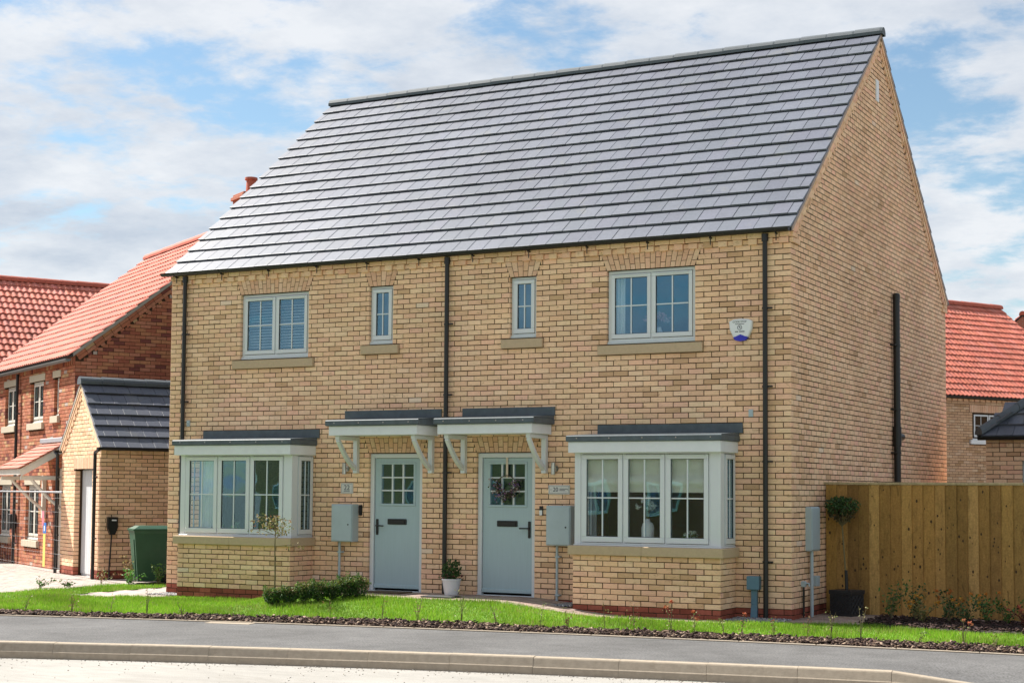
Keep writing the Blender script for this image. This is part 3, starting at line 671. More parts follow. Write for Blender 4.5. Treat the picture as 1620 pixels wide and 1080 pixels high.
def canopy(a, b, brk):
    E_ = link('door_canopy', None, house)
    f = MB(); f.bbox(a, b, -CD-.02, -CD+.005, 2.345, 2.485, .004); f.bbox(b-.025, b, -CD+.0055, -.004, 2.345, 2.485, .004); f.bbox(a, a+.025, -CD+.0055, -.004, 2.345, 2.485, .004); f.build('fascia', m_fascia, E_)
    s = MB(); s.box(a+.026, b-.026, -CD+.006, -.004, 2.352, 2.366); s.build('soffit', m_fascia, E_)
    r_ = MB(); r_.bbox(a-.045, b+.05, -CD-.06, -.003, 2.4855, 2.575, .012); r_.prism([(a-.04, -CD-.05, 2.5745), (a-.04, -.003, 2.5745), (a-.04, -.003, 2.62), (a-.04, -CD-.05, 2.58)], (b-a+.085, 0, 0)); ro = r_.build('canopy_roof', m_lead, E_)
    u_ = MB(); u_.bbox(a+(.13 if a > -6 else -.06)-.06, b+.06, -.022, -.001, 2.62, 2.745, .003); u_.build('flashing', m_lead, E_)
    for k in range(4):
        xx = a+.12+(b-a-.24)*k/3; q = MB(); q.tube([(xx, -CD-.061, 2.53), (xx, -CD-.067, 2.53)], .009, 8); q.build('fixing', m_metal, ro)
    for x in brk:
        q = MB(); w = .035
        q.bbox(x-w, x+w, -.075, -.002, 1.79, 2.344, .006); q.bbox(x-w+.001, x+w-.001, -CD+.04, -.0755, 2.285, 2.344, .006)
        pts = []
        for i in range(11):
            t = i/10; y = -.06-(CD-.13)*t; z = 1.86+.425*t-.05*math.sin(PI*t); pts.append((y, z))
        up = [(x-w*.8, y, z+.028) for y, z in pts]; lo = [(x-w*.8, y-.02, z-.028) for y, z in pts]
        n = len(pts); V = up+lo; d = 2*w*.8; V2 = V+[(p[0]+d, p[1], p[2]) for p in V]; m2 = 2*n; F = []
        for i in range(n-1):
            F += [(i, i+1, n+i+1, n+i), (m2+i+1, m2+i, m2+n+i, m2+n+i+1), (i, m2+i, m2+i+1, i+1), (n+i+1, m2+n+i+1, m2+n+i, n+i)]
        F += [(0, n, m2+n, m2), (n-1, m2+n-1, m2+2*n-1, 2*n-1)]
        q.add(V2, F); q.build('gallows_bracket', m_frame, E_)
canopy(-6.97, -5.43, (-6.86, -5.53)); canopy(-5.08, -3.55, (-4.97, -3.64))

# ================================================================== things fixed to or standing by the house
def meter_box(x0, x1, z0, z1, cx_, label, zc):
    t = thing('meter_box', label, 'meter box', (x0, 0, z0)); w, h, d = x1-x0, z1-z0, .17
    b = MB(); b.bbox(0, w, -d, -.001, 0, h, .008); b.build('case', m_meter, t)
    b = MB(); b.bbox(.015, w-.015, -d-.012, -d-.0005, .015, h-.02, .004); dd = b.build('lid', m_meter, t)
    b = MB(); b.tube([(w-.07, -d-.012, h*.46), (w-.07, -d-.017, h*.46)], .012, 10); b.build('lock', m_black, dd)
    b = MB(); b.tube([(cx_-x0, -.06, zc-z0), (cx_-x0, -.06, .01)], .019, 10); c = b.build('conduit', m_meter, t)
    for zz in (zc+.12, z0-.16): q = MB(); q.bbox(cx_-x0-.024, cx_-x0+.045, -.083, -.0, zz-z0-.012, zz-z0+.012, .003); q.build('clip', m_meter, c)
meter_box(-7.21, -6.83, .75, 1.32, -7.13, 'grey meter box with conduit below it, left of the door whose plaque is square', .0)
meter_box(-3.54, -3.16, .77, 1.335, -3.42, 'grey meter box with conduit between the wreath door and the right bay', -.05)
def wall_lamp(x, label):
    t = thing('wall_lamp', label, 'lamp', (x, 0, 1.86)); b = MB(); b.tube([(0, -.001, 0), (0, -.012, 0)], .045, 14); b.bbox(-.012, .012, -.06, -.012, -.012, .012); b.build('bracket', m_metal, t)
    b = MB(); b.lathe([(.03, -.085), (.032, -.083), (.032, .083), (.03, .085)], (0, -.085, 0), 16); b.build('shade', m_metal, t, smooth=False)
wall_lamp(-3.475, 'brushed steel cylinder wall lamp right of the door with the wreath'); wall_lamp(-7.045, 'brushed steel cylinder wall lamp left of the door without a wreath')
def plaque(x0, x1, z0, z1, num, label, ts, small):
    t = thing('number_plaque', label, 'sign', (x0, 0, z0)); w, h = x1-x0, z1-z0
    b = MB(); b.bbox(0, w, -.016, -.001, 0, h, .003); b.build('plate', m_plaq, t)
    b = MB(); i = .012
    for q in ((i, w-i, h-i-.003, h-i), (i, w-i, i, i+.003)): b.box(q[0], q[1], -.0172, -.0165, q[2], q[3])
    for q in ((i, i+.003), (w-i-.003, w-i)): b.box(q[0], q[1], -.0172, -.0165, i+.0035, h-i-.0035)
    b.build('border', m_print, t)
    o = link('number', text_mesh(num, ts, m_print, 'number'), t, mat=T((w*(.34 if small else .5), -.0175, h*(.5 if small else .55))) @ FRONT)
    if small:
        for zz, ll in ((.58, .13), (.42, .09)):
            b = MB(); b.box(w*.52, w*.52+ll, -.0172, -.0165, h*zz-.004, h*zz+.004); b.build('small_lettering', m_print, t)
        for xx in (.12, .92): b = MB(); b.tube([(w*xx, -.016, h/2), (w*xx, -.018, h/2)], .006, 8); b.build('screw', m_print, t)
    else:
        b = MB(); b.box(w*.25, w*.75, -.0172, -.0165, h*.2, h*.25); b.build('small_lettering', m_print, t)
plaque(-3.585, -3.25, 1.495, 1.625, '20', 'long white house plaque reading 20 above the grey meter box', .085, True)
plaque(-7.15, -6.93, 1.48, 1.64, '22', 'small squarish house plaque reading 22 above the grey meter box', .11, False)
t = thing('door_bell', 'black and white doorbell button beside the door with the wreath', 'doorbell', (-3.70, 0, 1.19)); b = MB(); b.bbox(-.025, .025, -.025, -.001, .0, .135, .006); b.build('case', m_black, t); b = MB(); b.bbox(-.022, .022, -.03, -.0255, .004, .075, .004); b.build('button_panel', m_white, t)
t = thing('door_bell', 'slim all black doorbell beside the door without a wreath', 'doorbell', (-6.785, 0, 1.15)); b = MB(); b.bbox(-.024, .024, -.028, -.001, 0, .16, .006); b.build('case', m_black, t); b = MB(); b.tube([(0, -.028, .045), (0, -.031, .045)], .014, 12); b.build('button', m_black, t)
# alarm bell box
t = thing('alarm_box', 'white shield-shaped burglar alarm box with blue base high on the wall', 'alarm box', (-.685, 0, 3.57))
sh = [(-.165, .27), (-.155, .16), (-.105, .055), (.105, .055), (.155, .16), (.165, .27), (.10, .298), (0, .305), (-.10, .298)]
b = MB(); b.prism([(x, -.001, z) for x, z in sh], (0, -.045, 0)); n = len(sh)
b.add([(x, -.046, z) for x, z in sh]+[(x*.9, -.06, .17+(z-.17)*.9) for x, z in sh], [(i, (i+1) % n, n+(i+1) % n, n+i) for i in range(n)]+[tuple(range(n, 2*n))[::-1]]); b.build('cover', m_white, t)
b = MB(); lo = [(-.103, .05), (-.07, .012), (0, 0), (.07, .012), (.103, .05), (.0, .092)]; b.prism([(x, -.003, z) for x, z in lo], (0, -.062, 0)); b.build('lamp', m_blue, t)
for body, sz, zz in (('CODE STOP', .036, .262),): link('lettering', text_mesh(body, sz, m_print, 'lettering'), t, mat=T((-.01, -.0615, zz)) @ FRONT)
for (q0, q1, q2, q3) in ((-.075, .055, .228, .235), (-.075, -.03, .124, .136), (-.018, .06, .124, .136)):
    b = MB(); b.box(q0, q1, -.0622, -.0612, q2, q3); b.build('lettering', m_print, t)
b = MB(); b.tube([(.030*math.cos(a)-.01, -.061, .185+.030*math.sin(a)) for a in [2*PI*i/20 for i in range(21)]], .0035, 6); b.prism([(-.02, -.0605, .205), (-.004, -.0605, .198), (-.01, -.0605, .188), (.006, -.0605, .183), (-.006, -.0605, .165), (-.003, -.0605, .18), (-.018, -.0605, .184)], (0, -.0015, 0)); b.build('emblem', m_print, t)
# service boxes at the right
m_bl = MAT('blue_grey_plastic', (.11, .22, .30), .5, .08, 8)
t = thing('service_post', 'blue-grey cable box on a flat duct right of the bay with cream blinds', 'cable box', (-.505, 0, 0)); b = MB(); b.bbox(-.085, .085, -.1, -.001, .25, .43, .008); b.build('box', m_bl, t)
b = MB(); b.bbox(-.04, .04, -.05, -.001, .05, .2495, .005); b.prism([(-.04, -.05, .05), (.04, -.05, .05), (.05, -.07, -.2), (-.05, -.07, -.2)], (0, .048, 0)); b.build('duct', m_bl, t)
t = thing('gas_meter_box', 'tall narrow grey meter cabinet with pipe on the side wall by the fence', 'meter box', (0, .6, .75))
b = MB(); b.bbox(.001, .085, 0, .38, 0, .6, .012); b.build('case', m_meter, t); b = MB(); b.bbox(.0855, .095, .02, .36, .02, .58, .004); b.build('lid', m_meter, t)
b = MB(); b.tube([(.05, .12, 0), (.05, .12, -.92)], .024, 10); b.build('conduit', m_meter, t); b = MB(); b.bbox(.001, .09, .24, .36, -.48, -.34, .006); b.build('junction_box', m_meter, t)
t = thing('outside_tap', 'small black outdoor tap with pipe low on the side wall', 'tap', (0, .42, .3)); b = MB(); b.tube([(.03, 0, -.5), (.03, 0, -.02)], .014, 8); b.build('pipe', m_black, t); b = MB(); b.bbox(.001, .06, -.03, .03, -.02, .06, .008); b.tube([(.06, 0, .03), (.1, 0, .03), (.11, 0, -.01)], .012, 8); b.build('valve', m_meter, t)

# ================================================================== leaves and plants
def leaves(mb, c, rad, n, size, cols, shell=.45, flat=0, cut=None):
    c = Vector(c)
    for _ in range(n):
        d = Vector((random.gauss(0, 1), random.gauss(0, 1), random.gauss(0, 1))).normalized(); r = (random.random()**shell)
        p = Vector((d.x*rad[0], d.y*rad[1], d.z*rad[2]))*r
        if cut and not cut(p): continue
        leaf(mb, c+p, size*random.uniform(.65, 1.3), random.choice(cols), d if random.random() < .5 else None)
def leaf(mb, p, s, col, d=None):
    a = Vector((random.gauss(0, 1), random.gauss(0, 1), random.gauss(0, .8))).normalized()
    if d is not None: a = (a*.6+d).normalized()
    b = a.cross(Vector((random.gauss(0, 1), random.gauss(0, 1), random.gauss(0, 1)))).normalized(); k = s*.28; nn = a.cross(b)*s*.08
    mb.add([p-a*s*.5, p+b*k-nn, p+a*s*.5, p-b*k-nn], [(0, 1, 2, 3)], jit(col, .2))
GRN = [(.05, .12, .02), (.07, .16, .03), (.04, .09, .02), (.09, .18, .035)]
DGRN = [(.03, .075, .02), (.045, .10, .025), (.025, .06, .018), (.06, .12, .03)]
def whip(x, y, h, label, cols, group='rose whips along the lawn', dens=26, name='seedling', lean=.12, stems=2, size=.035, flower=None, z=None):
    t = thing(name, label, 'plant', (x, y, gz(x, y) if z is None else z), 0, group); b = MB(); lf = MB(); fl = MB()
    for s in range(stems):
        dx, dy = random.uniform(-lean, lean), random.uniform(-lean, lean); hh_ = h*random.uniform(.6, 1)
        pts = [(dx*q*q*.6+random.uniform(-.008, .008), dy*q*q*.6, hh_*q-.02) for q in (0, .3, .6, .85, 1)]
        b.tube(pts, [.005, .004, .004, .003, .002], 5)
        for k in range(dens//stems):
            q = random.uniform(.25, 1.03); p = Vector((dx*q*q*.6, dy*q*q*.6, hh_*q))+Vector((random.gauss(0, 1), random.gauss(0, 1), random.gauss(0, .7)))*.035*(h/.4)**.5
            leaf(lf, p, size, random.choice(cols))
        if flower and random.random() < .8: leaves(fl, (dx*.6, dy*.6, hh_+.01), (.03, .03, .025), 12, .035, flower)
    b.build('stem', m_stem, t); lf.build('leaves', m_leaf, t)
    if fl.v: fl.build('flower', m_petal, t)
    return t
def lawn_b(x):
    if x < -12.75: return -1.7+(x+12.75)*.45
    if x < -11.6: return 1.4
    if x < -10.6: return -1.25
    if x < -9.88: return -1.05
    if x < -7.65: return -.63
    if x < -7.2: return -.7
    if x < -3.2: return -1.15
    if x < -.6: return -1.15+.2*sm(-3.2, -.6, x)
    if x < .9: return -.95+.55*sm(-.6, .6, x)
    return -.4-.25*sm(.9, 2.0, x)
def strip_y(x): return back_y(x)+.54+.04*math.sin(x*5.1)+.03*math.sin(x*13.7)
XL = list(np.arange(-20, 9.01, .1))
sheet('planting_bed', m_soil, XL, lambda x: back_y(x)-.001, lambda x: strip_y(x)+.3, 4, lambda x, y: gz(x, y)-.012)
sheet('lawn', m_turf, XL, lambda x: strip_y(x)-.02, lambda x: lawn_b(x), 10, lambda x, y: gz(x, y))
# grass blades
n = 210000; gx = rng.uniform(-14, 4.6, n); u_ = rng.random(n)
f0 = np.array([strip_y(q) for q in np.linspace(-14, 4.6, 1861)]); f1 = np.array([lawn_b(q) for q in np.linspace(-14, 4.6, 1861)]); ii = ((gx+14)/.01).astype(int).clip(0, 1860)
w_ = (f1-f0)[ii]; keep = rng.random(n) < np.clip(w_/3.2, .25, 1); gx, u_, ii, w_ = gx[keep], u_[keep], ii[keep], w_[keep]
gy = f0[ii]+u_*w_; n = len(gx); gzv = np.array([gz(a, b_) for a, b_ in zip(gx, gy)])
an = rng.uniform(0, 2*PI, n); hgt = rng.uniform(.025, .058, n)*(1+.25*np.sin(gx*3.1+gy*4.3)); wd_ = rng.uniform(.0035, .006, n); le = rng.uniform(.0, .03, n); la_ = rng.uniform(0, 2*PI, n)
V = np.zeros((n, 3, 3)); V[:, 0] = np.stack([gx+np.cos(an)*wd_, gy+np.sin(an)*wd_, gzv-.004], 1); V[:, 1] = np.stack([gx-np.cos(an)*wd_, gy-np.sin(an)*wd_, gzv-.004], 1); V[:, 2] = np.stack([gx+np.cos(la_)*le, gy+np.sin(la_)*le, gzv+hgt], 1)
base = np.array([(.205, .40, .02), (.25, .44, .03), (.17, .35, .018), (.32, .46, .055)])[rng.integers(0, 4, n)]*rng.uniform(.8, 1.2, (n, 1))
dry = rng.random(n) < .06+.34*np.clip(np.sin(gx*2.3+2*np.sin(gy*1.7))*np.sin(gy*3.1-gx*.9)-.25, 0, 1); base[dry] = (.33, .32, .10); patch = (.86+.2*np.sin(gx*1.9+1.3*np.sin(gy*2.7))*np.sin(gy*2.1+gx*.6))[:, None]; base = base*patch
link('grass', np_mesh('grass', V.reshape(-1, 3), np.arange(3*n).reshape(-1, 3), np.repeat(base, 3, 0), m_grass), None, label='bright green mown grass of the front lawn', cat='grass', kind='stuff')
# bark mulch
def chips(name, label, pts, mt, cols, smin, smax, flat=.25, tilt=.6):
    n = len(pts); bx = np.array([(x, y, z) for z in (-.5, .5) for y in (-.5, .5) for x in (-.5, .5)]); Fq = np.array([(0, 2, 3, 1), (4, 5, 7, 6), (0, 1, 5, 4), (1, 3, 7, 5), (3, 2, 6, 7), (2, 0, 4, 6)])
    sz = np.stack([rng.uniform(smin, smax, n), rng.uniform(smin*.4, smax*.5, n), rng.uniform(smin*flat, smax*flat, n)], 1); an = rng.uniform(0, 2*PI, n); tl = rng.normal(0, tilt*.5, n)
    L = bx[None]*sz[:, None, :]*rng.uniform(.7, 1.2, (n, 8, 1)); x, y, z = L[..., 0], L[..., 1], L[..., 2]
    x2 = x*np.cos(tl)[:, None]+z*np.sin(tl)[:, None]; z2 = -x*np.sin(tl)[:, None]+z*np.cos(tl)[:, None]
    X = x2*np.cos(an)[:, None]-y*np.sin(an)[:, None]; Y = x2*np.sin(an)[:, None]+y*np.cos(an)[:, None]
    V = np.stack([X, Y, z2], 2)+np.array(pts)[:, None, :]; F = Fq[None]+8*np.arange(n)[:, None, None]
    C = np.array(cols)[rng.integers(0, len(cols), n)]*rng.uniform(.6, 1.3, (n, 1))
    return link(name, np_mesh(name, V.reshape(-1, 3), F.reshape(-1, 4), np.repeat(C, 8, 0), mt), None, label=label, cat=name.replace('_', ' '), kind='stuff')
MUL = [(.045, .028, .022), (.07, .042, .032), (.035, .022, .018), (.13, .085, .06), (.26, .19, .14), (.05, .03, .03)]
pts = []
while len(pts) < 11500:
    x = random.uniform(-13, 4.5); y = back_y(x)+random.random()**.9*.62
    if y < strip_y(x)+random.uniform(-.05, .08): pts.append((x, y, gz(x, y)+random.uniform(-.005, .03)))
chips('bark_mulch', 'dark bark chippings strewn along the back edge of the pavement', pts, m_chip, MUL, .02, .075)
# block paving: path, drive, side path
PAV = [(.30, .225, .185), (.33, .25, .205), (.27, .20, .17), (.34, .27, .22)]
PAVL = [(.40, .345, .31), (.43, .37, .33), (.37, .32, .29), (.42, .35, .31)]
def pave(name, label, x0, x1, y0, y1, ang, inside, zf, cols, bw=.2, bh=.1, sub=True):
    root = link(name, None, None, kind='structure'); mb = MB(); ca, sa = math.cos(ang), math.sin(ang); r = 0; y = y0
    while y < y1:
        x = x0-(bw/2 if r % 2 else 0)
        while x < x1:
            cx_, cy_ = x+bw/2, y+bh/2; X, Y = cx_*ca-cy_*sa, cx_*sa+cy_*ca
            if inside(X, Y):
                c = jit(random.choice(cols), .1); zt = random.uniform(-.0015, .0015); V = []
                for (px, py, zo) in ((x+.002, y+.002, -.012), (x+bw-.002, y+.002, -.012), (x+bw-.002, y+bh-.002, -.012), (x+.002, y+bh-.002, -.012), (x+.006, y+.006, 0), (x+bw-.006, y+.006, 0), (x+bw-.006, y+bh-.006, 0), (x+.006, y+bh-.006, 0)):
                    a, b_ = px*ca-py*sa, px*sa+py*ca; V.append((a, b_, zf(a, b_)+zo+zt+.004))
                mb.add(V, [(4, 5, 6, 7), (0, 1, 5, 4), (1, 2, 6, 5), (2, 3, 7, 6), (3, 0, 4, 7)], c)
            x += bw
        y += bh; r += 1
    mb.build('paving_blocks', m_paver, root, kind='stuff'); return root
inbay = lambda x, y: any(p-.02 < x < q+.02 and y > -BD-.02 for p, q in BAY)
sheet('path_base', m_joint, list(np.arange(-7.7, 6.01, .1)), lambda x: lawn_b(x), lambda x: 0.0 if x < .0 else 1.9, 6, lambda x, y: gz(x, y)-.004)
pave('path', '', -7.6, 3.4, -1.5, 1.5, 0, lambda x, y: y > lawn_b(x) and (y < 0 if x < .02 else y < 1.45) and not inbay(x, y) and not (x > 1.0 and y < .55), lambda x, y: gz(x, y), PAV)
sheet('drive_base', m_joint, list(np.arange(-30, -9.9, .2)), lambda x: lawn_b(x)-.02 if x < -12.8 or x > -11.6 else 1.4, lambda x: 14.0, 3, lambda x, y: -.174)
pave('driveway', '', -32, -8, -14, 14, R(-30), lambda x, y: (x < -12.7 and y > lawn_b(x) and y < 9 and x > -24), lambda x, y: -.166, PAVL)
pave('side_path', '', -11.6, -9.9, -1.3, 5, 0, lambda x, y: (-11.55 < x < -10.0 and lawn_b(x) < y < (5 if x < -10.62 else -.35)), lambda x, y: -.166, PAVL, .3, .3)
pts = []
for _ in range(900):
    pts.append((random.uniform(-10.6, -9.9), random.uniform(-.45, -.03), -.155))
for _ in range(700): pts.append((random.uniform(-3.4, -2.95), random.uniform(-.6, -.03), gz(-3.1, -.3)+.012))
for _ in range(900): pts.append((random.uniform(-.74, .02), random.uniform(-.6, -.03), gz(-.4, -.3)+.012))
grit = []
for _ in range(1000):
    x = random.uniform(-10, 5); grit.append((x, kerb_y(x)-.02-abs(random.gauss(0, .05))-(random.random()**6)*2.2, -.372))
chips('road_grit', 'pale grit and crumbs lying on the dusty road along the kerb', grit, m_gravel, [(.3, .28, .25), (.38, .35, .31), (.2, .18, .15), (.25, .2, .15)], .005, .02, .5)
chips('gravel', 'grey gravel in the narrow strips at the foot of the house walls', pts, m_gravel, [(.22, .22, .23), (.32, .31, .31), (.15, .15, .165), (.4, .39, .38)], .015, .035, .6)
# ------------------------------------------------------------------ planting
def hedge_bush(x, y, r, label):
    t = thing('box_shrub', label, 'shrub', (x, y, gz(x, y)), 0, 'box hedge plants'); b = MB(); h = r*1.85
    for k in range(5): b.tube([(random.uniform(-.03, .03), random.uniform(-.03, .03), -.02), (random.uniform(-r, r)*.6, random.uniform(-r, r)*.6, h*.7)], [.008, .003], 5)
    b.build('stem', m_bark, t); lf = MB()
    leaves(lf, (0, 0, h*.52), (r*random.uniform(.85, 1.05), r*random.uniform(.85, 1.05), h*random.uniform(.44, .54)), 1300, .028, DGRN[:2]+GRN[:2]+[(.035, .05, .015)], .3); leaves(lf, (0, 0, h*.75), (r*.95, r*.95, h*.27), 520, .03, [(.13, .21, .03), (.18, .22, .05), (.2, .13, .06), (.22, .2, .07)], .4)  # second batch: paler upper leaves, sunlit highlight of the top put into leaf colour
    for k in range(14):
        a = random.uniform(0, 2*PI); p = Vector((math.cos(a)*r*random.uniform(.7, 1.12), math.sin(a)*r*random.uniform(.7, 1.12), h*random.uniform(.5, 1.1)))
        leaves(lf, p, (.035, .035, .05), 22, .028, GRN+[(.18, .24, .05)], .5)
    lf.build('crown', m_leaf, t)
hl = [(-6.72, -2.28, .13), (-6.58, -2.10, .12), (-6.45, -1.93, .14), (-6.30, -1.78, .13), (-6.17, -1.63, .14), (-6.05, -1.48, .15), (-5.93, -1.36, .16)]
words = ['box shrub at the pavement end of the short clipped hedge', 'second box shrub from the pavement end of the clipped hedge', 'third box shrub from the pavement end of the clipped hedge', 'box shrub in the middle of the clipped hedge, fourth from pavement', 'third box shrub from the house end of the clipped hedge', 'second box shrub from the house end of the clipped hedge', 'largest box shrub at the house end of the clipped hedge']
for (x, y, r), w in zip(hl, words): hedge_bush(x, y, r*random.uniform(.98, 1.15), w)
# young tree
t = thing('young_tree', 'slim young tree with sparse olive and reddish leaves before the left bay', 'tree', (-6.82, -2.12, gz(-6.8, -2.1)))
b = MB(); lf = MB(); b.tube([(0, 0, -.03), (.01, 0, .4), (-.01, .01, .8), (.01, 0, 1.15)], [.012, .011, .009, .005], 7); tr = b.build('trunk', m_stem, t); br = MB()
for k in range(13):
    z = random.uniform(.78, 1.15); a = random.uniform(0, 2*PI); L = random.uniform(.18, .42); el = random.uniform(-.1, .5)
    p = Vector((math.cos(a)*math.cos(el), math.sin(a)*math.cos(el), math.sin(el)))*L; s = Vector((0, 0, z)); br.tube([s, s+p*.5+Vector((0, 0, .03)), s+p], [.005, .004, .002], 5)
    for q in range(26): leaf(lf, s+p*random.uniform(.3, 1.08)+Vector((random.gauss(0, 1), random.gauss(0, 1), random.gauss(0, 1)))*.028, .038, random.choice([(.26, .22, .08), (.20, .20, .07), (.33, .26, .12), (.24, .12, .06), (.15, .17, .05)]))
br.build('branches', m_stem, tr); lf.build('crown', m_leaf, t)
# seedlings along the lawn and the mulch
WC = [[(.24, .12, .06), (.20, .18, .06), (.16, .2, .05)], [(.16, .22, .05), (.2, .26, .08)], [(.3, .27, .12), (.25, .28, .1)], [(.22, .1, .07), (.3, .2, .1)]]
WD = ['reddish', 'green', 'pale yellow-green', 'russet']
xs_ = [-9.6, -9.0, -8.55, -7.9, -7.3, -5.2, -4.7, -4.1, -3.55, -3.05, -2.5, -2.15, -1.75, -1.2, -.85, -.5, -.2, .15, .5, .85, 1.15, 1.55, 2.1, 2.6, 3.0]
SP = ['at the left end of the mulch, left of the first bay', 'in front of the left bay, below its drive end', 'in front of the left bay, below its middle sash', 'in front of the left bay, below its door end', 'just left of the slim young tree', 'just right of the clipped hedge', 'in the mulch before the middle downpipe', 'in the mulch before the wreath door', 'in the mulch before the right meter box', 'below the left corner of the right bay', 'below the sash nearest the wreath door', 'below the middle sash left of the vase', 'below the white vase in the right bay', 'below the right front sash of the bay', 'below the right corner of the right bay', 'in front of the blue-grey cable box', 'in front of the right downpipe', 'in front of the house corner', 'in front of the black planter', 'right of the black planter', 'before the left end of the fence bed', 'before the amber bed plant', 'before the orange bed flowers', 'before the bright green bed shrub', 'at the right end of the mulch strip']
for k, x in enumerate(xs_):
    ci = (k*7+k//3) % 4; x2 = x+random.uniform(-.08, .08); y2 = back_y(x2)+random.uniform(.3, .62)
    whip(x2, y2, random.uniform(.2, .48), 'spindly %s seedling %s' % (WD[ci], SP[k]), WC[ci], dens=random.choice((16, 24, 30)), stems=random.choice((1, 2, 3)), size=.03, flower=[(.45, .1, .04), (.5, .2, .1)] if k in (14, 15, 17, 23) else None)
# bed in front of the fence
sheet('fence_bed', m_soil, list(np.arange(1.0, 7.01, .2)), lambda x: lawn_b(x)-.03, lambda x: .75, 4, lambda x, y: gz(x, y)+.012+.03*sm(lawn_b(x), lawn_b(x)+.4, y))
pts = []
for _ in range(2600):
    x = random.uniform(1.0, 5); y = random.uniform(lawn_b(x)-.05, .8); pts.append((x, y, gz(x, y)+.04+random.uniform(-.01, .03)))
chips('bed_mulch', 'dark bark chippings on the bed in front of the timber fence', pts, m_chip, MUL[:3]+MUL[5:]+[(.08, .045, .04)], .02, .07)
bedp = [(1.25, .25, .55, GRN, None, 'tall thin green shrub'), (1.5, .45, .5, DGRN, None, 'dark upright shrub'), (1.72, .0, .34, [(.2, .16, .05), (.16, .17, .05)], [(.5, .2, .02), (.55, .3, .03)], 'low plant with amber blooms'), (1.95, .4, .42, DGRN, [(.5, .14, .02)], 'leafy plant with one orange bloom'), (2.2, .1, .36, DGRN, [(.55, .25, .03)], 'bushy plant with orange blooms'), (2.42, .35, .4, GRN, [(.55, .2, .02)], 'loose shrub with orange tips'), (2.7, .3, .35, GRN, None, 'bright green bushy shrub'), (2.95, .05, .26, [(.14, .04, .03), (.2, .06, .04)], [(.5, .12, .06)], 'low dark red plant')]
for (x, y, h, c, fl, w) in bedp:
    t = whip(x, y, h, w+' in the bed before the timber fence', c, group='plants in the fence bed', dens=170, stems=8, lean=.4, size=.045, flower=fl, name='bed_plant', z=gz(x, y)+.03)
# plants left of the house by the drive
for (x, y, h, c, w, n_) in ((-13.1, -.25, .22, GRN, 'small leafy plant on the drive edge left of its twin', 60), (-12.95, .25, .16, GRN, 'smallest leafy plant on the drive edge', 40), (-13.2, 1.35, .32, [(.16, .2, .05), (.3, .16, .08)], 'twiggy plant with pinkish tips before the garage corner', 40), (-12.85, 1.75, .55, [(.32, .2, .08), (.28, .22, .09), (.2, .16, .06)], 'tan feathery plant beside the green bin', 150), (-12.55, 1.35, .26, [(.08, .22, .04), (.12, .28, .05)], 'bright green low plant beside the tan one', 120), (-12.15, 1.65, .38, [(.12, .22, .05), (.2, .28, .09), (.09, .17, .04)], 'variegated leafy shrub before the green bin', 170)):
    whip(x, y, h, w, c, group='plants along the drive', dens=n_, stems=5, lean=.4, size=.055, name='drive_plant', z=-.17)
# potted plant by the doors
pz = .022
t = thing('potted_plant', 'white tapered pot with small shrub by the middle downpipe', 'potted plant', (-5.02, -.28, pz)); b = MB(); b.lathe([(.0, 0), (.095, 0), (.1, .01), (.135, .215), (.145, .22), (.145, .24), (.13, .24), (.12, .2), (0, .2)], n=24); b.build('pot', m_pot, t)
b = MB(); lf = MB()
for k in range(9): b.tube([(0, 0, .19), (random.uniform(-.1, .1), random.uniform(-.1, .1), random.uniform(.35, .5))], [.006, .002], 5)
b.build('stem', m_stem, t); leaves(lf, (0, 0, .37), (.15, .15, .16), 420, .045, DGRN+GRN[:1], .5); leaves(lf, (0, 0, .26), (.2, .17, .07), 160, .04, DGRN+[(.14, .03, .04)], .5); lf.build('foliage', m_leaf, t)
# topiary in planter
px, py, zb = .40, 1.18, gz(.4, 1.18); t = thing('topiary_tree', 'clipped ball tree on a bare stem in a black lattice planter', 'topiary', (px, py, zb), R(-16))
s = .165; H_ = .345; b = MB(); b.bbox(-s, s, -s, s, 0, H_, .008); b.bbox(-s-.012, s+.012, -s-.012, s+.012, H_-.03, H_+.006, .005)
for z0 in (0, H_-.05): b.bbox(-s-.01, s+.01, -s-.01, s+.01, z0, z0+.03, .004)
pl = b.build('planter', m_planter, t); la2 = MB()
for fx in range(2):
    for k in range(-4, 9):
        for sg in (1, -1):
            c0 = -s+k*.085; pts2 = []
            a0, a1 = (c0, .03), (c0+sg*.26, H_-.05)
            lo_, hi_ = -s+.01, s-.01; seg = []
            for f in np.linspace(0, 1, 27):
                q = (a0[0]+(a1[0]-a0[0])*f, a0[1]+(a1[1]-a0[1])*f)
                if lo_ <= q[0] <= hi_: seg.append(q)
            if len(seg) > 2:
                A, B = seg[0], seg[-1]
                P3 = (lambda q: (q[0], -s-.004, q[1])) if fx == 0 else (lambda q: (s+.004, q[0], q[1]))
                la2.tube([P3(A), P3(B)], .006, 5)
la2.build('lattice', m_planter, pl)
b = MB(); b.tube([(0, 0, .3), (-.01, 0, .62)], .022, 8); b.build('stem_guard', m_black, t)
b = MB(); b.tube([(-.0, 0, .3), (-.03, 0, .75), (-.07, 0, 1.25)], [.012, .011, .01], 7)
for k in range(26): a = random.uniform(0, 2*PI); q = random.uniform(.3, 1); b.tube([(-.07, 0, 1.22), (-.07+math.cos(a)*.2*q, math.sin(a)*.2*q, 1.25+random.uniform(.1, .3))], [.006, .003], 4)
b.build('trunk', m_stem, t); lf = MB(); leaves(lf, (-.07, 0, 1.50), (.26, .25, .13), 720, .05, DGRN+[(.05, .09, .03)], .4); leaves(lf, (-.07, 0, 1.40), (.19, .19, .13), 260, .05, [(.09, .06, .03), (.06, .06, .02)], .4); lf.build('crown', m_leaf, t)
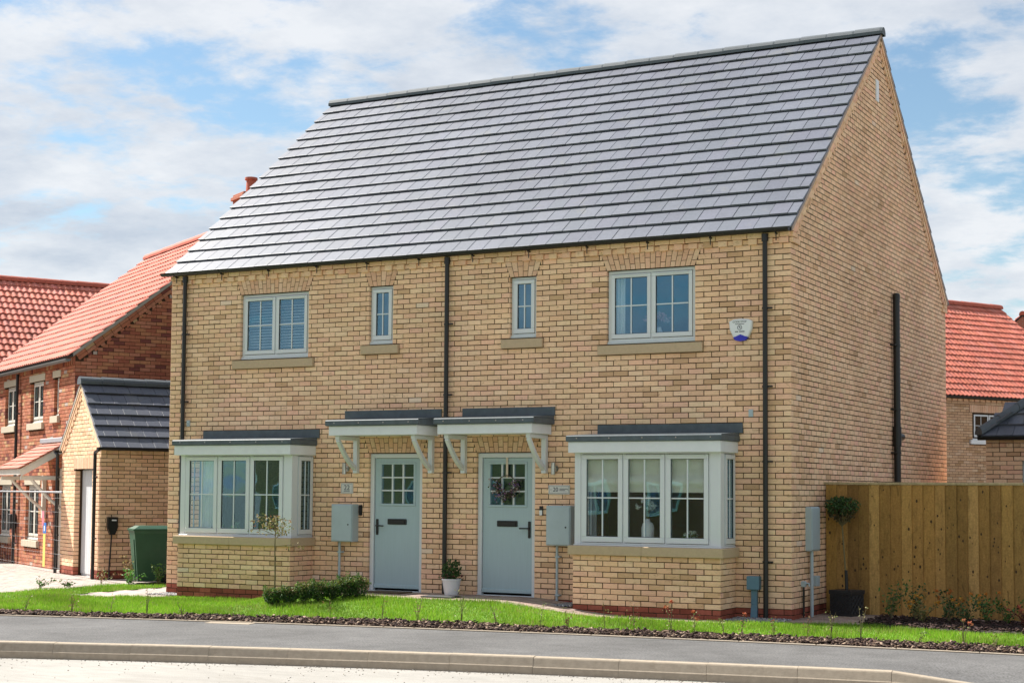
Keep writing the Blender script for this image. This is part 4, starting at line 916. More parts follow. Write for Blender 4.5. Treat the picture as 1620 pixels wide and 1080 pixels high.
# door mats
for (x, y, w, d, c, lab) in ((-6.05, -.36, .62, .36, (.10, .065, .04), 'brown doormat before the door with the square plaque'), (-4.9, -.78, .5, .3, (.05, .05, .052), 'thin dark mat on the path in front of the white pot')):
    b = MB(); b.bbox(-w/2, w/2, -d/2, d/2, 0, .018, .004); b.build('doormat', MAT('mat_fibre', c, .95, .3, 60, bump=.6, bscale=200), None, label=lab, cat='doormat', mat=T((x, y, gz(x, y)+.006)))
# wreath
t = thing('door_wreath', 'dried flower half wreath in mauve and green hung on the blue-grey door', 'wreath', (-4.30, .05, 1.6)); b = MB(); b.tube([(.16*math.cos(a), 0, .16*math.sin(a)) for a in [2*PI*k/24 for k in range(25)]], .007, 6); b.build('ring', m_bark, t)
lf = MB(); fl = MB()
for k in range(330):
    a = random.uniform(PI*.85, PI*2.12); r_ = random.gauss(.16, .045); p = Vector((r_*math.cos(a), random.uniform(-.06, .0), r_*math.sin(a)+.02))
    if random.random() < .55: leaf(lf, p, .05, random.choice([(.06, .07, .03), (.10, .11, .05), (.09, .06, .04), (.14, .10, .07)]))
    else: leaf(fl, p+Vector((0, -.015, 0)), .038, random.choice([(.30, .14, .36), (.45, .28, .36), (.5, .38, .36), (.22, .11, .30), (.36, .24, .24)]))
lf.build('foliage', m_leaf, t); fl.build('flowers', m_petal, t, kind='stuff'); b = MB(); b.bbox(-.017, .017, .01, .014, .13, .47, .001); b.build('ribbon', m_ribbon, t)

# ================================================================== timber fence
t = thing('timber_fence', 'tall close-boarded brown timber fence right of the house', 'fence', (0, 1.5, 0)); x = .02; kn = MB(); fb_ = -.13; i = 0
WOODC = [(.36, .205, .062), (.43, .25, .08), (.31, .175, .053), (.47, .285, .10), (.26, .145, .046), (.39, .225, .07)]
while x < 6.2:
    w = random.uniform(.150, .165); c = jit(WOODC[(i*5+i//3) % 6], .1); b = MB(); y0 = random.uniform(-.004, .004); zt = 1.655
    b.add([(x, y0-.004, fb_), (x+w, y0-.028, fb_+.0), (x+w, y0+.002, fb_), (x, y0+.004, fb_), (x+random.uniform(-.003, .003), y0-.004, zt), (x+w, y0-.028, zt), (x+w, y0+.002, zt), (x, y0+.004, zt)], [(0, 3, 2, 1), (4, 5, 6, 7), (0, 1, 5, 4), (1, 2, 6, 5), (2, 3, 7, 6), (3, 0, 4, 7)], c); b.build('board', m_wood, t)
    for k in range(random.randint(3, 8)):
        kx, kz, kr = x+random.uniform(.03, w-.03), random.uniform(-.05, 1.6), random.uniform(.006, .019); yk = y0-.004-.024*(kx-x)/w-.0014
        kn.add([(kx+kr*.8*math.cos(a), yk-.024*(kr*.8*math.cos(a)/w), kz+kr*1.25*math.sin(a)) for a in [2*PI*q/9 for q in range(9)]], [tuple(range(9))[::-1]])
    x += w-.008; i += 1
kn.build('knots', m_knot, t, kind='stuff')
b = MB(); b.bbox(-.0, 6.2, -.035, .045, 1.656, 1.692, .006, (.42, .33, .19)); b.build('capping_rail', m_wood, t)
for z in (.1, .85, 1.45): b = MB(); b.box(.02, 6.2, .006, .05, z, z+.09, (.3, .21, .09)); b.build('rail', m_wood, t)
for x in (.1, 1.9, 3.7, 5.5): b = MB(); b.box(x-.05, x+.05, .051, .15, -.3, 1.62, (.3, .21, .09)); b.build('post', m_wood, t)

# ================================================================== neighbouring buildings
EX = Vector((math.cos(R(30)), -math.sin(R(30)), 0)); GY = Vector((math.sin(R(30)), math.cos(R(30)), 0))
PANT = [(.50, .15, .10), (.54, .17, .115), (.47, .135, .09), (.52, .175, .13)]
def gable_end(mb, x, w, ez, rz, flip, th=.25, z0=-.45):      # triangular-topped backing wall in the plane x = const, width along y
    mb.prism([(x, .3, z0), (x, w-.3, z0), (x, w-.3, ez+.15), (x, w/2, rz-.02), (x, .3, ez+.15)], (-th if flip else th, 0, 0))
# ---- garage
GO = Vector((-14.095, 2.247, 0)); gar = thing('brick_garage', 'small buff brick garage with grey tiled roof and pale door left of the house', 'garage', GO, R(-30)); GWm = Matrix.Translation(GO) @ Matrix.Rotation(R(-30), 4, 'Z')
gw, gl, gez, grz = 2.55, 5.6, 2.33, 3.53
mb = MB(); dh = (-1.62, -.52, -.3, 1.905)
core(mb, (0, 0, 0), FU, FN, -gw+.0045, -.0045, -.45, gez, [dh], th=.22)
mb.prism([(-gw+.02, .0045, gez), (-.02, .0045, gez), (-gw/2, .0045, grz-.03)], (0, .2, 0)); mb.box(-.22, -.0045, .22, gl, -.45, gez); mb.box(-gw+.0045, -gw+.22, .22, gl, -.45, gez); mb.box(-gw, 0, gl, gl+.2, -.45, gez)
gwall = mb.build('wall', m_mortar, gar); gs = (grz-gez)/(gw/2)
def glm(zb, za):
    if zb < gez-.05: return (-gw+.001, -.001)
    q = max(.001, (zb-gez+.16)/gs); return (-gw+q, -q)
fr_ = courses(0, 3.5, -gw+.001, -.001, [(-.3, 1.905, c_(dh[0]), c_(dh[1])), (1.905, 2.13, c_(dh[0]-.1), c_(dh[1]+.1))], phase=.0, lim=glm)
sd_ = courses(0, 2.175, .001, gl, phase=.5)
lay([((0, 0, 0), FU, FN, fr_, False), ((0, 0, 0), GU, GN, sd_, lambda b: b[1] < 1.9)], gwall, BUFF, m_brick, 'buff', 170, world=GWm)
lay([((0, 0, 0), FU, FN, courses(-.225, 0, -gw+.001, -.001, [(-.3, 1, c_(dh[0]), c_(dh[1]))]), False), ((0, 0, 0), GU, GN, courses(-.225, 0, .001, gl, phase=.5), False)], gwall, PLIN, m_redbrick, 'plinth', 0)
ev = MB(); y = .001; i = 0
while y < gl-.1: add_brick(ev, (0, 0, 0), GU, GN, y, y+.1025, 2.18, 2.245, .05, pick(BUFF), .03 if i % 2 else 0, True); y += .1125; i += 1
for q in courses(2.25, 2.325, .001, gl): add_brick(ev, (0, 0, 0), GU, GN, q[0], q[1], q[2], q[3], .05, pick(BUFF), .032, True)
x = dh[0]-.095
while x < dh[1]+.09: add_brick(ev, (0, 0, 0), FU, FN, x, x+.065, 1.91, 2.125, .03, pick(ARCH), .002, True); x += .075
for sg in (0, 1):
    fx = (lambda v: -v) if sg == 0 else (lambda v: -gw+v); Lr = math.hypot(gw/2, grz-gez); c2, s2 = (gw/2)/Lr, (grz-gez)/Lr
    for (p0, p1, out) in ((.0, .065, .03), (.07, .13, .018)):
        tt = 0
        while tt < Lr-.05:
            t2 = min(tt+.215, Lr-p1*.9); 
            if t2-tt < .03: break
            ev.prism([Vector((fx(a*c2+p*s2), -out, gez+a*s2-p*c2)) for a, p in ((tt, p0), (t2, p0), (t2, p1), (tt, p1))], (0, .06, 0), pick(BUFF)); tt += .225
    for k in range(9):
        tt = .12+k*.17; ev.prism([Vector((fx(a*c2+p*s2), -.014, gez+a*s2-p*c2)) for a, p in ((tt, .134), (tt+.09, .134), (tt+.09, .175), (tt, .175))], (0, .04, 0), pick(BUFF))
ev.build('trim_course', m_brick, gwall, kind='stuff')
mb = MB(); mb.prism([(.08, -.03, gez-.05), (-gw/2, -.03, grz+.03), (-gw-.08, -.03, gez-.05), (-gw-.08, -.03, gez), (-gw/2, -.03, grz+.08), (.08, -.03, gez)], (0, gl+.1, 0)); gro = mb.build('roof', m_under, gar)
Lr = math.hypot(gw/2+.12, (gw/2+.12)*gs)
for sg, o_, u_2, v_ in ((0, (.12, -.045, gez+.04-.12*gs), (0, 1, 0), (-c2, 0, s2)), (1, (-gw-.12, gl+.04, gez+.04-.12*gs), (0, -1, 0), (c2, 0, s2))):
    tile_field(gro, o_, u_2, v_, gl+.08, Lr-.02, .31, .26, flat_tile, [tuple(v*.92 for v in q) for q in SLATE], m_tile, 48 if sg == 0 else 0, 'slate', world=GWm, tilt=.036)
ridge_tiles(gro, (-gw/2, -.07, grz+.05), (-gw/2, gl, grz+.05), .12, .45, m_ridge)
b = MB(); b.prism([(.06, -.04, gez-.06), (-gw/2, -.04, grz-.0), (-gw/2, -.04, grz+.055), (.06, -.04, gez-.005)], (0, .05, 0)); b.prism([(-gw-.06, -.04, gez-.06), (-gw/2, -.04, grz-.0), (-gw/2, -.04, grz+.055), (-gw-.06, -.04, gez-.005)], (0, .05, 0)); b.build('verge_bedding', MAT('pale_mortar', (.46, .40, .32), .95), gro)
for xx in (.15, -gw-.15):
    b = MB(); b.prism([(xx+.058*math.cos(a), -.12, 2.30+.058*math.sin(a)) for a in [PI+PI*k/9 for k in range(10)]], (0, gl+.1, 0)); b.build('gutter', m_black, gar)
for xx, xg in ((-.14, .15), (-gw+.14-.2, -gw-.15)):
    b = MB(); b.tube([(xg, -.09, 2.26), (xx, -.07, 2.2)], .034, 10); b.tube([(xx, -.07, 2.22), (xx, -.07, -.17)], .034, 10); dp = b.build('downpipe', m_black, gar)
    for z in (1.75, .6): q = MB(); q.bbox(xx, xx+.1, -.08, -.04, z-.012, z+.012, .003); q.build('pipe_clip', m_black, dp)
b = MB(); b.box(dh[0], dh[1], .16, .2, -.2, 1.905); gd = b.build('door', m_gdoor, gar)
for k in range(6): b = MB(); b.bbox(dh[0]+.01+k*.18, dh[0]+.01+k*.18+.17, .145, .1595, -.12, 1.89, .006); b.build('panel', m_gdoor, gd)
b = MB(); b.bbox(dh[1]-.14, dh[1]-.06, .10, .144, .72, .78, .008); b.build('handle', m_black, gd)
t = thing('car_charger', 'black wall mounted car charger with cable on the garage side wall', 'car charger', GO+GY*.22, R(-30)); b = MB(); b.prism([(.001, -.09, 1.0), (.001, .1, 1.0), (.001, .1, .80), (.001, .05, .68), (.001, -.04, .68), (.001, -.09, .8)], (.1, 0, 0)); b.build('case', m_black, t); b = MB(); b.tube([(.05, 0, .7), (.06, -.02, .4), (.06, -.04, .05), (.1, -.05, -.16)], .014, 8); b.build('cable', m_black, t); b = MB(); b.bbox(.1005, .104, -.02, .07, .93, .955, .001); b.build('badge', m_white, t)
# ---- wheelie bin
t = thing('wheelie_bin', 'dark green plastic wheelie bin standing beside the garage', 'bin', (-12.62, 1.98, -.17), R(-38))
def taper(b, w0, d0, w1, d1, z0, z1, col=(1, 1, 1)): b.add([(-w0, -d0, z0), (w0, -d0, z0), (w0, d0, z0), (-w0, d0, z0), (-w1, -d1, z1), (w1, -d1, z1), (w1, d1, z1), (-w1, d1, z1)], [(0, 3, 2, 1), (4, 5, 6, 7), (0, 1, 5, 4), (1, 2, 6, 5), (2, 3, 7, 6), (3, 0, 4, 7)], col)
b = MB(); taper(b, .22, .26, .27, .34, .05, .93); taper(b, .275, .345, .285, .355, .90, .955); body = b.build('body', m_bin, t)
b = MB(); b.add([(-.13, -.285, .12), (.13, -.285, .12), (.17, -.343, .8), (-.17, -.343, .8), (-.13, -.275, .12), (.13, -.275, .12), (.17, -.33, .8), (-.17, -.33, .8)], [(0, 1, 2, 3), (0, 4, 5, 1), (1, 5, 6, 2), (2, 6, 7, 3), (3, 7, 4, 0)]); b.build('front_panel', m_bin, body)
b = MB(); taper(b, .295, .37, .295, .37, .956, .985); taper(b, .28, .35, .19, .25, .9855, 1.04); b.tube([(-.27, .37, .99), (.27, .37, .99)], .018, 8); b.build('lid', m_bin, t)
for sx_ in (-.27, .27): b = MB(); b.tube([(sx_-.025, .28, .1), (sx_+.025, .28, .1)], .1, 16); b.build('wheel', m_black, t)
# ---- side gate fence between garage and house
A = Vector((-12.05, 4.15, -.17)); t = thing('side_fence', 'short run of timber fence behind the green bin', 'fence', A); d = Vector((-10.6, 4.15, 0))-Vector((A.x, A.y, 0))
b = MB(); b.box(-.05, .05, -.05, .05, 0, 1.78, (.27, .19, .075)); b.build('post', m_wood, t); x = .055
while x < 1.4: b = MB(); b.box(x, x+.11, -.02, .0, .05, 1.72, jit((.31, .21, .085), .1)); b.build('board', m_wood, t); x += .116
b = MB(); b.box(.05, 1.42, .001, .05, 1.4, 1.5, (.28, .2, .08)); b.build('rail', m_wood, t)
# ---- red brick house with front wall, gable and porch
RO = Vector((-16.326, 3.856, 0)); RWm = Matrix.Translation(RO) @ Matrix.Rotation(R(-30), 4, 'Z')
red = thing('red_brick_house', 'red brick house with pink clay pantile roof and porch behind the garage', 'house', RO, R(-30))
rl, rd, rez, rrz = 7.1, 7.8, 4.26, 7.36; rs = (rrz-rez)/(rd/2)
RW = [(-3.3, -2.3, 2.95, 3.86, 2), (-5.5, -4.55, 2.95, 3.86, 2), (-1.47, -1.12, 3.05, 3.86, 1), (-3.5, -2.47, .40, 1.6, 2), (-5.85, -4.82, .42, 1.6, 2)]
RD = (-1.35, -.45, -.3, 1.95); mb = MB()
core(mb, (0, 0, 0), FU, FN, -rl+.0045, -.0045, -.45, rez, [w[:4] for w in RW]+[RD], th=.25)
gable_end(mb, -.0045, rd, rez, rrz, True); mb.box(-.25, -.0045, .25, .31, -.45, rez); gable_end(mb, -rl+.0045, rd, rez, rrz, False); mb.box(-rl, 0, rd-.3, rd, -.45, rez)
mb.prism([(-.0045, .25, rez), (-.0045, .31, rez), (-.0045, .31, rez+.15), (-.0045, .25, rez+.1)], (-.24, 0, 0))
rwall = mb.build('wall', m_mortar, red)
vo = []
for (a, b_, z0, z1, s_) in RW: vo += [(z0, z1, c_(a), c_(b_)), (z1, z1+.15, c_(a-.12), c_(b_+.12)), (z0-.15, z0, c_(a-.1), c_(b_+.1))]
vo.append((-.3, 1.95, c_(RD[0]), c_(RD[1])))
def rlm(zb, za):
    if zb < rez-.1: return (.001, rd-.001)
    q = max(.001, (zb-rez+.2)/rs); return (q, rd-q)
fr_ = courses(-.225, 4.05, -rl+.001, -.001, vo, phase=.5); ga_ = courses(-.225, 7.5, .001, rd, phase=0, lim=rlm)
lay([((0, 0, 0), FU, FN, fr_, False), ((0, 0, 0), GU, GN, ga_, lambda b: b[2] > 2.9 and b[1] < 4)], rwall, REDS, m_redbrick, 'red', 300, True, RWm)
ev = MB(); x = -rl; i = 0
while x < -.05: add_brick(ev, (0, 0, 0), FU, FN, x, x+.065, 4.055, 4.25, .05, pick(REDS), .02 if i % 2 else 0, True); x += .0755; i += 1
Lr = math.hypot(rd/2, rrz-rez); c3, s3 = (rd/2)/Lr, (rrz-rez)/Lr
for (p0, p1, out) in ((.0, .066, .03), (.075, .14, .018)):
    tt = 0
    while tt < Lr-.2: ev.prism([Vector((out, a*c3+p*s3, rez+a*s3-p*c3)) for a, p in ((tt, p0), (tt+.215, p0), (tt+.215, p1), (tt, p1))], (-.05, 0, 0), pick(REDS)); tt += .225
for k in range(26): tt = .2+k*.17; ev.prism([Vector((.012, a*c3+p*s3, rez+a*s3-p*c3)) for a, p in ((tt, .145), (tt+.09, .145), (tt+.09, .19), (tt, .19))], (-.03, 0, 0), pick(REDS))
ev.build('trim_course', m_redbrick, rwall, kind='stuff')
m_wpaint = MAT('cream_paint', (.68, .65, .58), .5); m_lint = MAT('pale_stone', (.52, .46, .35), .9, .08, 20)
for (a, b_, z0, z1, s_) in RW:
    window(red, 'window', b_-a-.02, z1-z0-.03, T((a+.01, .07, z0+.028)), s_, (0, 1), fm=m_wpaint, vent=False, sf=.045)
    b = MB(); b.bbox(a-.118, b_+.118, -.012, .1, z1+.002, z1+.148, .004); b.build('lintel', m_lint, red); b = MB(); b.bbox(a-.098, b_+.098, -.06, .1, z0-.145, z0-.003, .004); b.build('window_sill', m_lint, red)
b = MB(); b.box(RD[0], RD[1], .12, .16, -.17, 1.95); q_ = b.build('door', m_wpaint, red); b = MB(); b.bbox(RD[1]-.16, RD[1]-.1, .08, .1195, .8, 1.02, .006); b.build('door_handle', m_black, q_)
mb = MB(); mb.prism([(-rl-.03, -.08, rez-.06), (-rl-.03, rd/2, rrz+.01), (-rl-.03, rd+.08, rez-.06), (-rl-.03, rd+.08, rez-.01), (-rl-.03, rd/2, rrz+.06), (-rl-.03, -.08, rez-.01)], (rl+.06, 0, 0)); rro = mb.build('roof', m_under, red)
tile_field(rro, (-rl-.05, -.12, rez+.03-.12*rs), (1, 0, 0), (0, c3, s3), rl+.1, (rd/2+.12)/c3-.03, .30, .165, pan_tile, PANT, m_pantile, 300, 'pan', world=RWm, stagger=False, tilt=.03)
tile_field(rro, (.05, rd+.12, rez+.03-.12*rs), (-1, 0, 0), (0, -c3, s3), rl+.1, (rd/2+.12)/c3-.03, .30, .33, pan_tile, PANT, m_pantile, 0, 'pan', world=RWm, stagger=False, tilt=.03)
ridge_tiles(rro, (-rl-.06, rd/2, rrz+.06), (.06, rd/2, rrz+.06), .12, .45, m_redridge)
b = MB(); b.prism([(-.02, -.06, rez-.05), (-.02, rd/2, rrz), (-.02, rd/2, rrz+.075), (-.02, -.06, rez+.025)], (.07, 0, 0)); b.build('verge_bedding', MAT('grey_verge', (.33, .30, .26), .9), rro)
b = MB(); b.prism([(-rl-.08, -.16+.058*math.cos(a), 4.16+.058*math.sin(a)) for a in [PI+PI*k/9 for k in range(10)]], (rl+.12, 0, 0)); b.build('gutter', MAT('grey_gutter', (.16, .17, .17), .5), red)
b = MB(); b.tube([(-4.2, -.07, 4.1), (-4.2, -.07, -.2)], .034, 10); dp = b.build('downpipe', m_black, red)
for z in (3.2, 2.2, 1.2, .3): q = MB(); q.bbox(-4.2, -4.1, -.08, -.02, z-.012, z+.012, .003); q.build('pipe_clip', m_black, dp)
b = MB(); b.bbox(-.65, -.05, rd/2-.3, rd/2+.3, rrz-.5, rrz+.66, .01); b.bbox(-.69, -.01, rd/2-.34, rd/2+.34, rrz+.52, rrz+.60, .01); ch = b.build('chimney', MAT('chimney_brick', (.36, .12, .07), .9, .25, 14), rro); b = MB(); b.lathe([(.13, 0), (.12, .05), (.105, .3), (.14, .32), (.14, .37), (.1, .38)], (-.35, rd/2, rrz+.66), 18); b.build('chimney_pot', m_redridge, ch)
# porch
pr = link('porch', None, red); px0, px1, pd, pzt, pzb = -2.05, -.3, .95, 2.48, 1.93
b = MB(); b.prism([(px0, -.003, pzt), (px0, -pd, pzb), (px0, -pd, pzb-.05), (px0, -.003, pzt-.05)], (px1-px0, 0, 0)); b.bbox(px0, px1, -pd-.03, -pd+.0, pzb-.13, pzb-.005, .004); b.prism([(px1-.03, -.003, pzt-.05), (px1-.03, -pd, pzb-.05), (px1-.03, -pd, pzb-.16), (px1-.03, -.003, pzt-.16)], (.04, 0, 0)); b.build('porch_frame', m_wpaint, pr)
Lp = math.hypot(pd, pzt-pzb); vp = Vector((0, pd/Lp, (pzt-pzb)/Lp)); tile_field(pr, (px0-.03, -pd-.06, pzb+.0-.035), (1, 0, 0), vp, px1-px0+.06, Lp+.05, .17, .165, flat_tile, [(.42, .16, .11), (.45, .18, .13), (.40, .15, .10)], m_pantile, 40, 'plain', name='porch_tile', world=RWm, tilt=.02)
b = MB(); b.bbox(px0, px1+.02, -.12, -.001, pzt+.0, pzt+.1, .01); b.build('flashing', MAT('lead_flashing', (.35, .37, .40), .5), pr)
for xx in (px0+.12, px1-.12):
    b = MB(); b.bbox(xx-.04, xx+.04, -.08, -.002, .9, 1.8, .005); b.bbox(xx-.04, xx+.04, -pd+.02, -.0805, 1.70, 1.78, .005); b.tube([(xx, -.08, 1.1), (xx, -.35, 1.32), (xx, -.62, 1.6), (xx, -.72, 1.71)], .035, 6); b.build('gallows_bracket', m_wpaint, pr)
b = MB(); b.bbox(-4.42, -4.25, -.14, -.001, .62, .95, .01); b.build('meter_case', m_planter, red)
# ---- temporary mesh fence with tags
t = thing('mesh_fence', 'thin wire mesh site fence panel before the red house', 'fence', RO+GY*-.98+EX*-3.2, R(-30)); b = MB(); L5 = 5.9; b.tube([(0, 0, 1.46), (L5, 0, 1.46)], .017, 8); b.build('rail', m_steel, t)
b = MB()
for k in range(30): b.tube([(k*.2, 0, 1.45), (k*.2, 0, -.1)], .0011, 4, cap=False)
for k in range(6): b.tube([(0, .004, .05+k*.26), (L5, .004, .05+k*.26)], .0011, 4, cap=False)
b.build('wires', m_steel, t, kind='stuff')
t = thing('site_tag', 'blue, white and yellow tags hanging on the wire mesh fence', 'tag', RO+GY*-1.02+EX*1.75, R(-30))
for (nm, bx, c) in (('blue_tag', (-.11, .1, 1.0-.32, 1.0-.12), (.02, .16, .5)), ('yellow_tag', (-.09, .06, .05, .67), (.62, .58, .14)), ('red_tag', (-.2, -.06, .82, 1.1), (.6, .2, .25)), ('white_label', (-.04, .03, .72, .82), (.7, .7, .7))):
    b = MB(); b.box(bx[0], bx[1], -.004-(.004 if nm[0] == 'w' else 0), -.001-(.004 if nm[0] == 'w' else 0), bx[2], bx[3]); b.build(nm, MAT(nm, c, .5), t)
b = MB()
for z0 in range(5): b.box(-.45+.02, .35-.02, -.25, -.235, z0*.11, z0*.11+.085, (.05, .04, .03))
b.box(-.45, -.42, -.25, .25, 0, .56, (.05, .04, .03)); b.box(.32, .35, -.25, .25, 0, .56, (.05, .04, .03)); b.box(-.42, .32, .22, .25, 0, .55, (.05, .04, .03)); b.build('slatted_crate', m_chip, None, label='dark slatted crate on the drive at the photo left edge', cat='crate', mat=T(RO+EX*-6.0+GY*-.5+Vector((0, 0, -.17))) @ Matrix.Rotation(R(-30), 4, 'Z'))
# ---- house behind it on the left, roof only in view
def plain_house(name, label, O, rz, x0, x1, y0, y1, ez, rz_, ridge_axis, wallmat, pal, nobj, pan=True, holes=()):
    h = thing(name, label, 'house', O, rz); Wm = Matrix.Translation(O) @ Matrix.Rotation(rz, 4, 'Z'); mb = MB()
    if ridge_axis == 'y':
        xm = (x0+x1)/2; mb.prism([(x0, y0, -.45), (x1, y0, -.45), (x1, y0, ez), (xm, y0, rz_), (x0, y0, ez)], (0, y1-y0, 0)); sl_ = (rz_-ez)/((x1-x0)/2); L_ = math.hypot((x1-x0)/2+.12, ((x1-x0)/2+.12)*sl_); c = ((x1-x0)/2+.12)/L_; s = math.sqrt(1-c*c)
    w = mb.build('wall', wallmat, h)
    rb = MB(); rb.prism([(x1+.1, y0-.03, ez-.08), (xm, y0-.03, rz_+.01), (x0-.1, y0-.03, ez-.08), (x0-.1, y0-.03, ez-.03), (xm, y0-.03, rz_+.06), (x1+.1, y0-.03, ez-.03)], (0, y1-y0+.06, 0)); ro = rb.build('roof', m_under, h)
    tile_field(ro, (x1+.12, y0-.05, ez+.04-.12*sl_), (0, 1, 0), (-c, 0, s), y1-y0+.1, L_-.02, .30, .165, pan_tile, pal, m_pantile, nobj, 'pan', world=Wm, stagger=False, tilt=.03)
    tile_field(ro, (x0-.12, y1+.05, ez+.04-.12*sl_), (0, -1, 0), (c, 0, s), y1-y0+.1, L_-.02, .30, .33, pan_tile, pal, m_pantile, 0, 'pan', world=Wm, stagger=False, tilt=.03)
    ridge_tiles(ro, (xm, y0-.05, rz_+.06), (xm, y1+.05, rz_+.06), .12, .45, m_redridge)
    return h, w, Wm
def brickmat(name, c1, c2, mo):
    mt, t_, b_ = principled(name); n = t_.nodes; l = t_.links; tc_ = n.new('ShaderNodeTexCoord'); sp = n.new('ShaderNodeSeparateXYZ'); l.new(tc_.outputs['Object'], sp.inputs[0]); ad = n.new('ShaderNodeMath'); l.new(sp.outputs[0], ad.inputs[0]); l.new(sp.outputs[1], ad.inputs[1]); cb = n.new('ShaderNodeCombineXYZ'); l.new(ad.outputs[0], cb.inputs[0]); l.new(sp.outputs[2], cb.inputs[1])
    bt = n.new('ShaderNodeTexBrick'); l.new(cb.outputs[0], bt.inputs[0]); bt.inputs['Color1'].default_value = (*c1, 1); bt.inputs['Color2'].default_value = (*c2, 1); bt.inputs['Mortar'].default_value = (*mo, 1); bt.inputs['Scale'].default_value = 1; bt.inputs['Brick Width'].default_value = .225; bt.inputs['Row Height'].default_value = .075; bt.inputs['Mortar Size'].default_value = .006
    l.new(bt.outputs[0], b_.inputs['Base Color']); b_.inputs['Roughness'].default_value = .95; return mt
m_farred = brickmat('far_red_brick', (.36, .115, .065), (.28, .09, .055), (.3, .25, .2)); m_farbuff = brickmat('far_buff_brick', (.56, .385, .21), (.48, .32, .17), (.27, .2, .14))
O3 = RO+EX*-11.75+GY*4.3
plain_house('pantiled_house', 'house with orange-red clay pantiles showing above the red brick house at far left', O3, R(-30), -3.6, 3.6, -9, 10, 4.33, 7.15, 'y', m_farred, PANT, 300)
# ---- house behind on the right
HO = Vector((-3.133, 23.63, 0)); h4, w4, W4 = plain_house('rear_house', 'buff brick house with pink pantile roof beyond the fence', HO, R(-30), -7.4, -.0045, -7, 6.45, 4.3, 7.4, 'y', m_mortar, PANT, 300)
vo = [(3.07, 3.83, c_(.97), c_(2.9)), (3.83, 4.05, c_(.85), c_(3.0)), (2.94, 3.07, c_(.85), c_(3.0))]
lay([((0, 0, 0), GU, GN, courses(-.225, 4.125, -4, 6.44, vo, phase=0), lambda b: b[2] > 1.5 and b[0] > -.4)], w4, [((.56, .36, .22), 4), ((.50, .31, .185), 3), ((.60, .41, .27), 3), ((.42, .25, .14), 2)], m_brick, 'buff2', 200, True, W4)
ev = MB(); y = -4; i = 0
while y < 6.4: add_brick(ev, (0, 0, 0), GU, GN, y, y+.1025, 4.13, 4.195, .03, pick(BUFF), .03 if i % 2 else 0, True); y += .1125; i += 1
for q in courses(4.2, 4.275, -4, 6.44): add_brick(ev, (0, 0, 0), GU, GN, q[0], q[1], q[2], q[3], .03, pick(BUFF), .032, True)
y = .87
while y < 2.95: add_brick(ev, (0, 0, 0), GU, GN, y, y+.065, 3.835, 4.045, .03, pick(ARCH), .002, True); y += .075
ev.build('trim_course', m_brick, w4, kind='stuff')
window(h4, 'window', 1.92, .74, T((-.055+.05, .975, 3.09)) @ Matrix.Rotation(PI/2, 4, 'Z'), 3, (1, 1), vent=False)
b = MB(); b.bbox(-.03, .06, .86, 3.0, 2.945, 3.065, .004); b.build('window_sill', m_white, h4)
b = MB(); b.prism([(.13+.058*math.cos(a), -7, 4.25+.058*math.sin(a)) for a in [PI+PI*k/9 for k in range(10)]], (0, 13.5, 0)); b.build('gutter', m_black, h4)
# ---- farther gable at the right edge
O5 = Vector((CAM.x, CAM.y, 0))+Vector((cf.x, cf.y, 0)).normalized()*58+cr*(812/2473.48*58)
plain_house('far_gable_house', 'distant brick gable with red tiles at the right edge above the rear house', O5, R(8), -3.4, 3.4, 0, 8, 5.2, 8.2, 'y', m_farred, PANT, 0)
# ---- dark garage beyond the fence
dg_ = thing('rear_garage', 'shaded brick garage with grey tiled roof behind the timber fence', 'garage', (1.15, 6.95, 0)); mb = MB(); rw, rdp, re_, rr_ = 3.4, 4.0, 2.52, 4.2; DH = (.58, 1.5, -.3, 2.12)
core(mb, (0, 0, 0), FU, FN, .0045, rw, -.45, re_, [DH], th=.22); mb.box(.0045, .2, .22, rdp, -.45, re_); dw = mb.build('wall', m_mortar, dg_)
lay([((0, 0, 0), FU, FN, courses(-.225, 2.325, .001, rw, [(-.3, 2.12, c_(DH[0]), c_(DH[1]))], phase=.5), lambda b: b[2] > 1.5 and b[0] < .8), ((0, 0, 0), GU, (-1, 0, 0), courses(-.225, 2.4, .001, rdp), False)], dw, BUFF, m_brick, 'buff', 40, True, T((1.15, 6.95, 0)))
ev = MB(); x = .001; i = 0
while x < rw: add_brick(ev, (0, 0, 0), FU, FN, x, x+.1025, 2.33, 2.395, .03, pick(BUFF), .03 if i % 2 else 0, True); x += .1125; i += 1
for q in courses(2.4, 2.475, .001, rw): add_brick(ev, (0, 0, 0), FU, FN, q[0], q[1], q[2], q[3], .03, pick(BUFF), .032, True)
ev.build('trim_course', m_brick, dw, kind='stuff')
sl2 = (rr_-re_)/(rdp/2); L_ = math.hypot(rdp/2+.1, (rdp/2+.1)*sl2); c = (rdp/2+.1)/L_; s = math.sqrt(1-c*c)
rb = MB(); hx = rdp/2; A_ = [(-.05, -.08, re_-.03), (rw+.05, -.08, re_-.03), (rw+.05, rdp+.08, re_-.03), (-.05, rdp+.08, re_-.03), (hx, hx, rr_+.03), (rw+.05, hx, rr_+.03)]
rb.add(A_, [(0, 1, 5, 4), (3, 0, 4), (2, 3, 4, 5), (1, 2, 5), (0, 3, 2, 1)]); ro = rb.build('roof', m_under, dg_)
tile_field(ro, (-.06, -.1, re_+.04-.1*sl2), (1, 0, 0), (0, c, s), rw+.1, L_-.02, .31, .26, flat_tile, SLATE, m_tile, 40, 'slate', world=T((1.15, 6.95, 0)), tilt=.036, keep=lambda x, d: x > d*c-.1)
tile_field(ro, (-.1, rdp+.06, re_+.04-.1*sl2), (0, -1, 0), (c, 0, s), rdp+.12, L_-.02, .31, .26, flat_tile, SLATE, m_tile, 0, 'slate', tilt=.036, keep=lambda x, d: d*c-.1 < x < rdp+.2-d*c)
